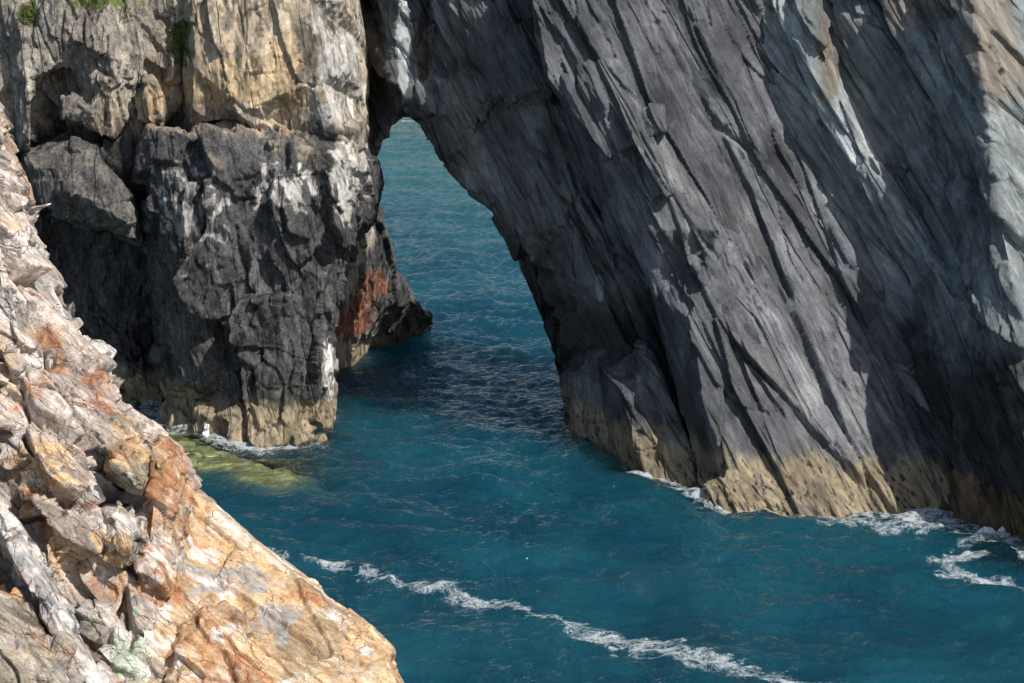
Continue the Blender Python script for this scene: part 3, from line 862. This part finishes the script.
rock("red_fin", fore_root, M_SLAB, FR_FORE, ST_CHIP, 85, VF * 0.9, masks=fm(rust=lambda P, N: 0.58 + 0.5 * fbm(P / 0.35, 66, 3)),
     outline=[(150, 446, 45.0), (160, 438, 45.2), (176, 450, 45.2), (186, 474, 45.2), (184, 510, 44.7), (180, 560, 43.6), (168, 600, 42.6), (152, 612, 42.3), (138, 590, 42.7), (136, 560, 43.2), (143, 520, 44.0)],
     inner=[(158, 460, 44.5), (152, 510, 43.8), (146, 560, 42.8), (172, 480, 44.5), (168, 530, 43.7), (160, 580, 42.5)], creases=[(0, 1), (1, 2), (3, 4), (4, 5)], thick=1.6, label="thin rust red upright fin")
rock("shadowed_ledge_block", fore_root, M_FORE, FR_FORE, ST_CHIP, 87, VF * 0.9, masks=fm(olive=lambda P, N: 0.75 + 0 * P[:, 0]),
     outline=[(104, 446, 45.0), (118, 436, 45.4), (136, 438, 45.2), (148, 455, 44.8), (147, 478, 44.5), (142, 494, 44.2), (122, 481, 44.4), (104, 470, 44.6)],
     inner=[(120, 470, 43.6), (108, 460, 43.9), (140, 484, 43.4), (128, 452, 44.4)], creases=[(1, 0), (0, 2)], thick=1.5, label="olive block overhanging a dark hollow")
rock("small_block", fore_root, M_FORE, FR_FORE, ST_CHIP, 88, VF * 0.9, masks=fm(olive=lambda P, N: 0.5 + 0 * P[:, 0]),
     outline=[(100, 508, 43.9), (118, 500, 44.0), (138, 520, 43.6), (136, 556, 42.9), (122, 570, 42.6), (104, 560, 42.8)],
     inner=[(116, 520, 43.0), (124, 548, 42.4)], thick=1.4, label="pale block below the dark hollow")
rock("grey_rib", fore_root, M_FORE, FR_FORE, ST_CHIP, 89, VF * 0.9, masks=fm(white=lambda P, N: 0.45 + 0.5 * fbm(P / 0.4, 68, 3), greyrock=lambda P, N: 0.5 + 0.5 * fbm(P / 0.5, 78, 3), orange=lambda P, N: 0 * P[:, 0]),
     outline=[(-60, 440, 43), (-10, 490, 42.2), (22, 530, 41.6), (44, 570, 41.1), (66, 612, 40.6), (86, 650, 40.0), (118, 700, 39.3), (170, 800, 37.5), (110, 800, 37.3), (76, 700, 38.9), (56, 640, 39.9), (30, 590, 40.6), (4, 540, 41.3), (-70, 480, 42.2)],
     inner=[(18, 545, 41.0), (46, 598, 40.3), (72, 655, 39.5), (100, 710, 38.4)], creases=[(0, 1), (1, 2), (2, 3)], thick=1.6, label="whitish grey rib running down to the corner")
rock("brown_boulder", fore_root, M_FORE, FR_FORE, ST_FORE, 91, VF * 0.9, masks=fm(olive=lambda P, N: 0.5 + 0.4 * fbm(P / 0.5, 69, 3)),
     outline=[(-60, 560, 40.6), (-8, 590, 40.3), (14, 602, 40.2), (26, 618, 40.0), (40, 644, 39.6), (58, 650, 39.5), (74, 672, 39.1), (100, 740, 38.0), (120, 950, 33), (-120, 950, 33), (-120, 560, 40.8)],
     inner=[(0, 620, 39.4), (20, 650, 39.0), (50, 680, 38.4), (-20, 680, 38.3)], thick=1.8, label="brown weathered boulder in the bottom corner")
rock("orange_boulder", fore_root, M_SLAB, FR_FORE, ST_CHIP, 93, VF * 0.9, masks=fm(rust=lambda P, N: 0.45 + 0.5 * fbm(P / 0.35, 70, 3), orange=lambda P, N: 0.8 + 0 * P[:, 0]),
     outline=[(164, 660, 41.5), (176, 634, 42.0), (190, 614, 42.4), (204, 602, 42.6), (222, 606, 42.5), (242, 622, 42.0), (262, 660, 41.1), (290, 720, 39.8), (310, 790, 38.4), (170, 790, 38.4), (162, 700, 40.6)],
     inner=[(200, 614, 41.8), (186, 650, 40.9), (178, 690, 40.0), (236, 630, 41.5), (240, 680, 40.4), (215, 660, 40.7), (260, 730, 39.2)], creases=[(0, 1), (1, 2)], thick=2.0, label="rusty orange block resting on the orange slab")

# ------------------------------------------------------------------ the sea
rng = np.random.RandomState(4)
WAVES = []
for k in range(46):
    L = 0.55 * (9.0 / 0.55) ** (rng.rand() ** 1.1)
    th = math.radians(250 + rng.normal(0, 38))
    WAVES.append((L, math.cos(th), math.sin(th), 0.019 * L ** 0.68, rng.rand() * 6.283))


def waveh(x, y):
    q = np.stack([x, y, 0 * x], 1)
    wx = x + 0.5 * vnoise(q / 4.0, 301)
    wy = y + 0.5 * vnoise(q / 4.0 + 9.1, 302)
    g = 0.75 + 0.45 * fbm(q / 11.0, 303, 2)
    h = np.zeros(len(x))
    for (L, cx, cy, a, ph) in WAVES:
        h += a * np.sin(6.28318 / L * (wx * cx + wy * cy) + ph)
    hh = h / 0.1
    h = h + 0.02 * (1 - np.abs(np.clip(hh, -1, 1)))
    return h * g


def axis(lo, hi, step, far_lo, far_hi, gr=1.22):
    a = list(np.arange(lo, hi, step))
    s = step
    while a[-1] < far_hi:
        s *= gr
        a.append(a[-1] + s)
    s = step
    while a[0] > far_lo:
        s *= gr
        a.insert(0, a[0] - s)
    return np.array(a)


REEF_C = wp(248, 468)
xs = axis(-20, 27, 0.14 * VOX, -4000, 4000)
ys = np.concatenate([axis(70, 150, 0.16 * VOX, -500, 150)[:-1], axis(150, 290, 0.3 * VOX, 150, 9000)])
ys = np.unique(ys)
GX, GY = np.meshgrid(xs, ys)
fx, fy = GX.ravel(), GY.ravel()
fade = (1 - sst(250, 480, fy)) * (1 - sst(60, 160, np.abs(fx)))
z = waveh(fx, fy) * np.maximum(fade, 0)
nx, ny = len(xs), len(ys)
ii = np.arange(nx * ny).reshape(ny, nx)
fc = np.stack([ii[:-1, :-1].ravel(), ii[:-1, 1:].ravel(), ii[1:, 1:].ravel(), ii[1:, :-1].ravel()], 1)
wme = mesh_np("sea", np.stack([fx, fy, z], 1), fc)
# how shallow the bottom is: the pale ledge at the foot of the left cliff and a narrow rim along the rocks
WQ = np.stack([fx, fy, 0 * fx], 1)


def poly_dist(x, y, pts):
    d = np.full(len(x), 1e9)
    for a, b in zip(pts[:-1], pts[1:]):
        ab = b - a
        t = np.clip(((x - a[0]) * ab[0] + (y - a[1]) * ab[1]) / (ab @ ab), 0, 1)
        d = np.minimum(d, np.hypot(x - a[0] - t * ab[0], y - a[1] - t * ab[1]))
    return d


def wl(*pp):
    return [wp(a, b)[:2] for a, b in pp]


SHORE_L = wl((150, 405), (166, 415), (180, 420), (190, 432), (206, 439), (222, 446), (270, 448), (320, 445), (327, 432))
SHORE_P = wl((572, 432), (612, 458), (646, 478), (665, 483), (697, 482))
SHORE_R = wl((706, 497), (750, 506), (800, 513), (860, 511), (905, 509), (950, 513), (985, 531), (1024, 546), (1062, 564))
reefd = poly_dist(fx, fy, wl((165, 432), (210, 455), (248, 465), (282, 472)))
def ledge_z(x, y, rd):
    rq = np.stack([x, y, 0 * x], 1)
    return -0.28 - 2.1 * sst(1.0, 4.6, rd + 1.7 * fbm(rq / 2.2, 88, 5)) + 0.12 * fbm(rq / 0.8, 89, 4)


sh = (0.82 + 0.2 * fbm(WQ / 0.9, 405, 3)) * np.exp(-1.0 * np.maximum(-ledge_z(fx, fy, reefd) - 0.3, 0)) * sst(6.0, 3.0, reefd)
rim = np.minimum(poly_dist(fx, fy, SHORE_L), np.minimum(poly_dist(fx, fy, SHORE_P), poly_dist(fx, fy, SHORE_R)))
sh = np.maximum(sh, 0.55 * sst(2.0, 0.0, rim + 0.7 * fbm(WQ / 1.4, 402, 3)))
sh = np.maximum(sh, 0.6 * sst(2.2, 0.2, poly_dist(fx, fy, wl((1000, 552), (1040, 570))) + fbm(WQ / 1.5, 403, 3)))
attr(wme, "shallow", sh)

b = NB("sea_water")
pos = b.n("ShaderNodeNewGeometry").outputs["Position"]
sx = b.vmath('MULTIPLY', pos, (1.0, 0.8, 1.0))
big = b.noise(pos, 0.06, 3, 0.5)
mid = b.noise(sx, 0.22, 4, 0.6)
wv_ = b.math('ADD', b.math('MULTIPLY', big, 0.5), b.math('MULTIPLY', mid, 0.5))
wcol = b.mix(b.sstep(wv_, 0.36, 0.64), (0.003, 0.037, 0.061), (0.006, 0.064, 0.090))
sep = b.n("ShaderNodeSeparateXYZ")
b.put(sep.inputs[0], pos)
off = b.sstep(b.math('ADD', sep.outputs[1], b.math('MULTIPLY', big, 60.0)), 160.0, 270.0)
wcol = b.mix(off, wcol, (0.030, 0.110, 0.118))
dif = b.n("ShaderNodeSubsurfaceScattering", falloff='BURLEY')
b.put(dif.inputs["Color"], wcol)
dif.inputs["Scale"].default_value = 12.0
dif.inputs["Radius"].default_value = (0.6, 1.0, 1.0)
tr = b.n("ShaderNodeBsdfTransparent")
tr.inputs["Color"].default_value = (0.86, 0.90, 0.74, 1)
mx = b.n("ShaderNodeMixShader")
b.put(mx.inputs[0], b.attr("shallow"))
b.t.links.new(dif.outputs[0], mx.inputs[1])
b.t.links.new(tr.outputs[0], mx.inputs[2])
gl = b.n("ShaderNodeBsdfGlossy")
gl.inputs["Roughness"].default_value = 0.04
gl.inputs["Color"].default_value = (1, 1, 1, 1)
n1 = b.noise(sx, 1.7, 5, 0.6)
n2 = b.noise(sx, 6.0, 3, 0.6)
hg = b.math('ADD', b.math('MULTIPLY', n1, 0.75), b.math('MULTIPLY', n2, 0.22))
bp = b.n("ShaderNodeBump")
bp.inputs["Strength"].default_value = 1.0
bp.inputs["Distance"].default_value = 0.42
b.put(bp.inputs["Height"], hg)
b.put(gl.inputs["Normal"], bp.outputs[0])
b.put(dif.inputs["Normal"], bp.outputs[0])
fr_ = b.n("ShaderNodeFresnel")
fr_.inputs["IOR"].default_value = 1.33
b.put(fr_.inputs["Normal"], bp.outputs[0])
m2 = b.n("ShaderNodeMixShader")
b.put(m2.inputs[0], fr_.outputs[0])
b.t.links.new(mx.outputs[0], m2.inputs[1])
b.t.links.new(gl.outputs[0], m2.inputs[2])
b.t.links.new(m2.outputs[0], b.out.inputs[0])
sea = link("sea", wme, b.m)
tag(sea, kind="structure")

# sea bed under everything
bm_ = NB("sea_bed")
bs = bm_.n("ShaderNodeBsdfDiffuse")
bm_.put(bs.inputs[0], bm_.mix(bm_.noise(bm_.n("ShaderNodeNewGeometry").outputs["Position"], 0.5, 5), (0.05, 0.09, 0.05), (0.14, 0.16, 0.07)))
bm_.t.links.new(bs.outputs[0], bm_.out.inputs[0])
gx, gy = np.meshgrid(np.linspace(-60, 60, 90), np.linspace(50, 160, 90))
gz = -1.9 + 0.5 * fbm(np.stack([gx.ravel(), gy.ravel(), 0 * gx.ravel()], 1) / 3.0, 77, 4)
gi = np.arange(90 * 90).reshape(90, 90)
sb = link("sea_bed", mesh_np("sea_bed", np.stack([gx.ravel(), gy.ravel(), gz], 1), np.stack([gi[:-1, :-1].ravel(), gi[:-1, 1:].ravel(), gi[1:, 1:].ravel(), gi[1:, :-1].ravel()], 1)), bm_.m)
tag(sb, kind="structure")

# pale ledge just under the surface
rm = NB("weedy_ledge")
rp = rm.n("ShaderNodeNewGeometry").outputs["Position"]
rb = rm.n("ShaderNodeBsdfDiffuse")
rm.put(rb.inputs[0], rm.mix(rm.sstep(rm.noise(rp, 0.7, 7, 0.75), 0.36, 0.62), (0.33, 0.32, 0.17), (0.72, 0.71, 0.46)))
rm.t.links.new(rb.outputs[0], rm.out.inputs[0])
n_ = 110
rx, ry = np.meshgrid(np.linspace(-22.5, -6.5, n_), np.linspace(98.5, 119, n_))
rd = poly_dist(rx.ravel(), ry.ravel(), wl((165, 432), (210, 455), (248, 465), (282, 472)))
rq = np.stack([rx.ravel(), ry.ravel(), 0 * rx.ravel()], 1)
rz = ledge_z(rx.ravel(), ry.ravel(), rd)
gi = np.arange(n_ * n_).reshape(n_, n_)
rf = link("submerged_ledge", mesh_np("submerged_ledge", np.stack([rx.ravel(), ry.ravel(), rz], 1), np.stack([gi[:-1, :-1].ravel(), gi[:-1, 1:].ravel(), gi[1:, 1:].ravel(), gi[1:, :-1].ravel()], 1)), rm.m)
tag(rf, "pale green weedy ledge seen under the water at the left cliff's foot", "reef")

# ------------------------------------------------------------------ foam
fmn = NB("sea_foam")
fb = fmn.n("ShaderNodeBsdfDiffuse")
fb.inputs[0].default_value = (0.56, 0.61, 0.63, 1)
fpos = fmn.n("ShaderNodeNewGeometry").outputs["Position"]
ftr = fmn.n("ShaderNodeBsdfTransparent")
fmx = fmn.n("ShaderNodeMixShader")
fv = fmn.math('ADD', fmn.math('MULTIPLY', fmn.attr("dens"), 1.1), fmn.math('ADD', fmn.math('MULTIPLY', fmn.math('SUBTRACT', fmn.noise(fpos, 2.6, 5, 0.7), 0.5), 2.0), fmn.math('MULTIPLY', fmn.math('SUBTRACT', fmn.noise(fpos, 9.0, 3, 0.7), 0.5), 1.6)))
fwn = fmn.n("ShaderNodeTexNoise")
fmn.put(fwn.inputs["Vector"], fpos)
fwn.inputs["Scale"].default_value = 1.4
fwn.inputs["Detail"].default_value = 4
fq_ = fmn.vmath('ADD', fmn.vmath('MULTIPLY', fpos, (0.75, 1.0, 0.0)), fmn.vmath('MULTIPLY', fwn.outputs["Color"], (0.9, 0.9, 0.0)))
l1 = fmn.sstep(fmn.voro(fq_, 1.7, 'DISTANCE_TO_EDGE'), 0.13, 0.0)
l2 = fmn.sstep(fmn.voro(fq_, 4.2, 'DISTANCE_TO_EDGE'), 0.22, 0.0)
lace = fmn.math('MAXIMUM', l1, fmn.math('MULTIPLY', l2, 0.8))
fv = fmn.math('MULTIPLY', fmn.math('ADD', fv, fmn.math('MULTIPLY', fmn.math('SUBTRACT', lace, 0.40), 0.6)), fmn.sstep(fmn.attr("dens"), 0.0, 0.25))
fmn.put(fmx.inputs[0], fmn.math('MULTIPLY', fmn.sstep(fv, -0.05, 1.55), 0.72))
fmn.t.links.new(ftr.outputs[0], fmx.inputs[1])
fmn.t.links.new(fb.outputs[0], fmx.inputs[2])
fmn.t.links.new(fmx.outputs[0], fmn.out.inputs[0])
spm = NB("white_water")
spb = spm.n("ShaderNodeBsdfDiffuse")
spb.inputs[0].default_value = (0.72, 0.75, 0.76, 1)
spm.t.links.new(spb.outputs[0], spm.out.inputs[0])


def foam(name, pts, width, thr, cell, label, cat, seed, ns=(0.9, 0.55), kind="stuff", along=None, lift=0.012, gap=0.6):
    p = np.array(pts)
    pad = width * 2.2
    x = np.arange(p[:, 0].min() - pad, p[:, 0].max() + pad, cell)
    y = np.arange(p[:, 1].min() - pad, p[:, 1].max() + pad, cell)
    X, Y = np.meshgrid(x, y)
    X, Y = X.ravel(), Y.ravel()
    q = np.stack([X, Y, 0 * X], 1)
    wxy = 0.8 * width * 0.5
    d = poly_dist(X + wxy * fbm(q / (width * 1.5), seed + 2, 3), Y + wxy * fbm(q / (width * 1.5), seed + 3, 3), p) / width
    n1 = ridged(q / np.array([ns[0], ns[1], 1]) + 0.5 * fbm(q / 0.9, seed + 7, 2)[:, None], seed, 4, 0.7)
    n2 = fbm(q / (width * 1.2), seed + 5, 3)
    f = (1 - d) * 1.0 + 0.75 * n1 + gap * n2 - thr
    if along is not None:
        f = f + along(X, Y)
    keep = (f > 0).reshape(len(y), len(x))
    kf = keep[:-1, :-1] & keep[1:, :-1] & keep[:-1, 1:] & keep[1:, 1:]
    ii = np.arange(len(x) * len(y)).reshape(len(y), len(x))
    fc = np.stack([ii[:-1, :-1][kf], ii[:-1, 1:][kf], ii[1:, 1:][kf], ii[1:, :-1][kf]], 1)
    used, inv = np.unique(fc, return_inverse=True)
    fc = inv.reshape(-1, 4)
    X, Y, ff = X[used], Y[used], f[used]
    zz = waveh(X, Y) + lift + 0.03 * np.clip(ff, 0, 1)
    fme = mesh_np(name, np.stack([X, Y, zz], 1), fc)
    attr(fme, "dens", np.clip(ff, 0, 1))
    o = link(name, fme, fmn.m)
    tag(o, label, cat, None, kind)
    return o


foam("foam_streak", wl((262, 552), (310, 562), (350, 573), (400, 583), (450, 595), (520, 606), (574, 622)), 1.15, 0.66, 0.05, "broken streak of white foam drifting out from the orange slab", "foam", 501, ns=(1.5, 0.6), gap=0.35)
foam("foam_streak", wl((582, 630), (620, 642), (680, 656), (740, 670), (800, 682), (850, 694)), 1.3, 0.55, 0.05, "thick white foam streak along the bottom edge of the water", "foam", 511, ns=(1.5, 0.6), gap=0.35)
foam("foam_patch", wl((828, 521), (870, 523), (915, 518), (960, 524), (985, 532)), 2.4, 0.55, 0.05, "lacy white foam patch below the barnacled foot of the arch leg", "foam", 521, ns=(0.9, 0.7))
foam("foam_patch", wl((965, 550), (946, 560), (944, 570), (965, 577), (1000, 582), (1030, 588)), 1.2, 0.55, 0.05, "curved ring of foam near the right edge of the water", "foam", 531, ns=(0.8, 0.6))
foam("foam_fringe", SHORE_L[:-1], 2.4, 0.6, 0.05, "white wash along the foot of the left cliff", "foam", 541, ns=(0.9, 0.6))
foam("foam_fringe", wl((640, 478), (665, 486), (692, 486), (706, 499), (750, 508), (800, 515), (860, 514), (905, 513), (950, 515)), 0.95, 0.5, 0.05, "thin line of wash along the foot of the arch leg", "foam", 551, ns=(0.8, 0.5))
foam("foam_fringe", wl((985, 533), (1024, 548), (1062, 566)), 1.0, 0.5, 0.05, "wash against the shaded cliff at the right edge", "foam", 561)


# breaking splashes: heaps of white water
def splash(name, base, h, wd, label, seed, n=26):
    import bmesh
    rs = np.random.RandomState(seed)
    bm = bmesh.new()
    for k in range(n):
        f = rs.rand() ** 1.6
        r = (0.30 - 0.2 * f) * wd * (0.5 + rs.rand())
        g = bmesh.ops.create_icosphere(bm, subdivisions=3, radius=1.0)
        co = np.array([v.co[:] for v in g["verts"]])
        co = co * (1 + 0.5 * fbm(co * 1.6 + k, seed, 3)[:, None])
        co = co * np.array([r, r * 0.7, r * (0.8 + 0.9 * f)]) + np.array([rs.normal(0, 0.42) * wd * (1 - 0.7 * f), rs.normal(0, 0.2) * wd, h * f])
        for v, c in zip(g["verts"], co):
            v.co = c
    me = bpy.data.meshes.new(name)
    bm.to_mesh(me)
    bm.free()
    me.polygons.foreach_set("use_smooth", np.ones(len(me.polygons), bool))
    o = link(name, me, spm.m)
    o.location = base
    tag(o, label, "splash")
    return o


splash("wave_splash", tuple(wp(988, 535)), 0.32, 0.75, "small white breaking wave against the shaded right cliff", 601)
splash("wave_splash", tuple(wp(207, 441)), 0.95, 0.42, "thin white spurt of water on the left cliff's barnacled foot", 602)

# ------------------------------------------------------------------ far shore beyond the arch
hm = NB("far_hillside")
hp = hm.n("ShaderNodeNewGeometry").outputs["Position"]
hb = hm.n("ShaderNodeBsdfDiffuse")
hz = hm.n("ShaderNodeSeparateXYZ")
hm.put(hz.inputs[0], hp)
hcol = hm.mix(hm.sstep(hm.noise(hp, 0.12, 6, 0.65), 0.4, 0.6), (0.36, 0.28, 0.18), (0.25, 0.21, 0.15))
hgr = hm.mix(hm.sstep(hm.noise(hp, 0.2, 6, 0.65), 0.4, 0.6), (0.13, 0.16, 0.04), (0.26, 0.24, 0.07))
hmask = hm.sstep(hm.math('ADD', hz.outputs[2], hm.math('MULTIPLY', hm.noise(hp, 0.1, 5), 10.0)), 8.0, 14.0)
hm.put(hb.inputs[0], hm.mix(hmask, hcol, hgr))
hm.t.links.new(hb.outputs[0], hm.out.inputs[0])
hx, hy = np.meshgrid(np.linspace(-320, 320, 260), np.linspace(0, 1, 120) ** 1.3)
hxr, t = hx.ravel(), hy.ravel()
hq = np.stack([hxr, t * 100, 0 * t], 1)
Y0 = 283 + 9 * fbm(hq[:, :1].repeat(3, 1) / 40.0, 701, 3)
hY = Y0 + t * 190
hZ = -2 + 10 * sst(0, 0.06, t) * (0.8 + 0.6 * fbm(hq / 30.0, 702, 4)) + 13 * t + 3.0 * fbm(hq / 7.0, 703, 5) * sst(0, 0.1, t)
gi = np.arange(260 * 120).reshape(120, 260)
hl = link("far_hill", mesh_np("far_hill", np.stack([hxr, hY, hZ], 1), np.stack([gi[:-1, :-1].ravel(), gi[:-1, 1:].ravel(), gi[1:, 1:].ravel(), gi[1:, :-1].ravel()], 1)), hm.m)
tag(hl, kind="structure")
foam("foam_fringe", [np.array(p) for p in ((-22.0, 276.0), (-15.0, 275.0), (-8.0, 276.5))], 3.0, 0.9, 0.35, "distant white surf glimpsed through the top of the arch", "foam", 571, ns=(6, 3), lift=0.15)

# ------------------------------------------------------------------ grass on the left cliff
gm = NB("cliff_grass")
gb = gm.n("ShaderNodeBsdfDiffuse")
gm.put(gb.inputs[0], gm.mix(gm.noise(gm.n("ShaderNodeNewGeometry").outputs["Position"], 3.0, 3), (0.09, 0.13, 0.03), (0.24, 0.24, 0.09)))
gm.t.links.new(gb.outputs[0], gm.out.inputs[0])
random.seed(5)
up_o = [o for o in left_root.children if o.name.startswith(("upper_face", "tan_slab"))]
bpy.context.view_layer.update()
dg = bpy.context.evaluated_depsgraph_get()
trees = []
for o in up_o:
    me = o.data
    P = coords(me)
    lo = np.empty(len(me.loops), np.int32)
    me.loops.foreach_get("vertex_index", lo)
    trees.append(BVHTree.FromPolygons(P.tolist(), lo.reshape(-1, 4).tolist()) if len(lo) == 4 * len(me.polygons) else BVHTree.FromObject(o, dg))


def tuft(px, py, r, n, label):
    V, F = [], []
    base = None
    for k in range(n):
        a, rr = random.random() * 6.283, r * math.sqrt(random.random())
        rd = ray(px + rr * math.cos(a), py + rr * 1.3 * math.sin(a))
        rd = Vector(rd / np.linalg.norm(rd))
        best = None
        for t in trees:
            hit = t.ray_cast(Vector((0, 0, CAM_H)), rd)
            if hit[0] is not None and (best is None or hit[3] < best[3]):
                best = hit
        if best is None:
            continue
        p = best[0]
        base = base or p.copy()
        if (p - base).length > 1.1:
            continue
        nn = best[1]
        L = random.uniform(0.12, 0.34)
        dirv = (nn * random.uniform(0.3, 0.9) + Vector((random.uniform(-.5, .5), random.uniform(-.5, .2), random.uniform(0.2, 1.0)))).normalized()
        side = dirv.cross(Vector((random.uniform(-1, 1), random.uniform(-1, 1), 0.3))).normalized() * random.uniform(0.015, 0.035)
        i = len(V)
        mid = p + dirv * L * 0.6
        tip = p + dirv * L + Vector((0, 0, -0.3 * L))
        V += [p - side, p + side, mid + side * 0.8, mid - side * 0.8, tip]
        F += [(i, i + 1, i + 2, i + 3), (i + 3, i + 2, i + 4)]
    if not V:
        return
    me = bpy.data.meshes.new("grass_tuft")
    me.from_pydata([tuple(v - base) for v in V], [], F)
    o = link("grass_tuft", me, gm.m)
    o.location = base
    tag(o, label, "grass", "grass tufts on the left cliff")


tuft(178, 46, 14, 420, "green grass tuft in the groove left of the tan slab")
tuft(28, 16, 8, 200, "small green tuft near the top left corner of the cliff")
tuft(126, 16, 8, 90, "sparse green tuft on the grey upper face between the corner tuft and the tan slab")
tuft(95, 3, 14, 260, "grass tuft at the top edge of the grey upper face")

print("verts", sum(len(o.data.vertices) for o in bpy.data.objects if o.type == 'MESH'))
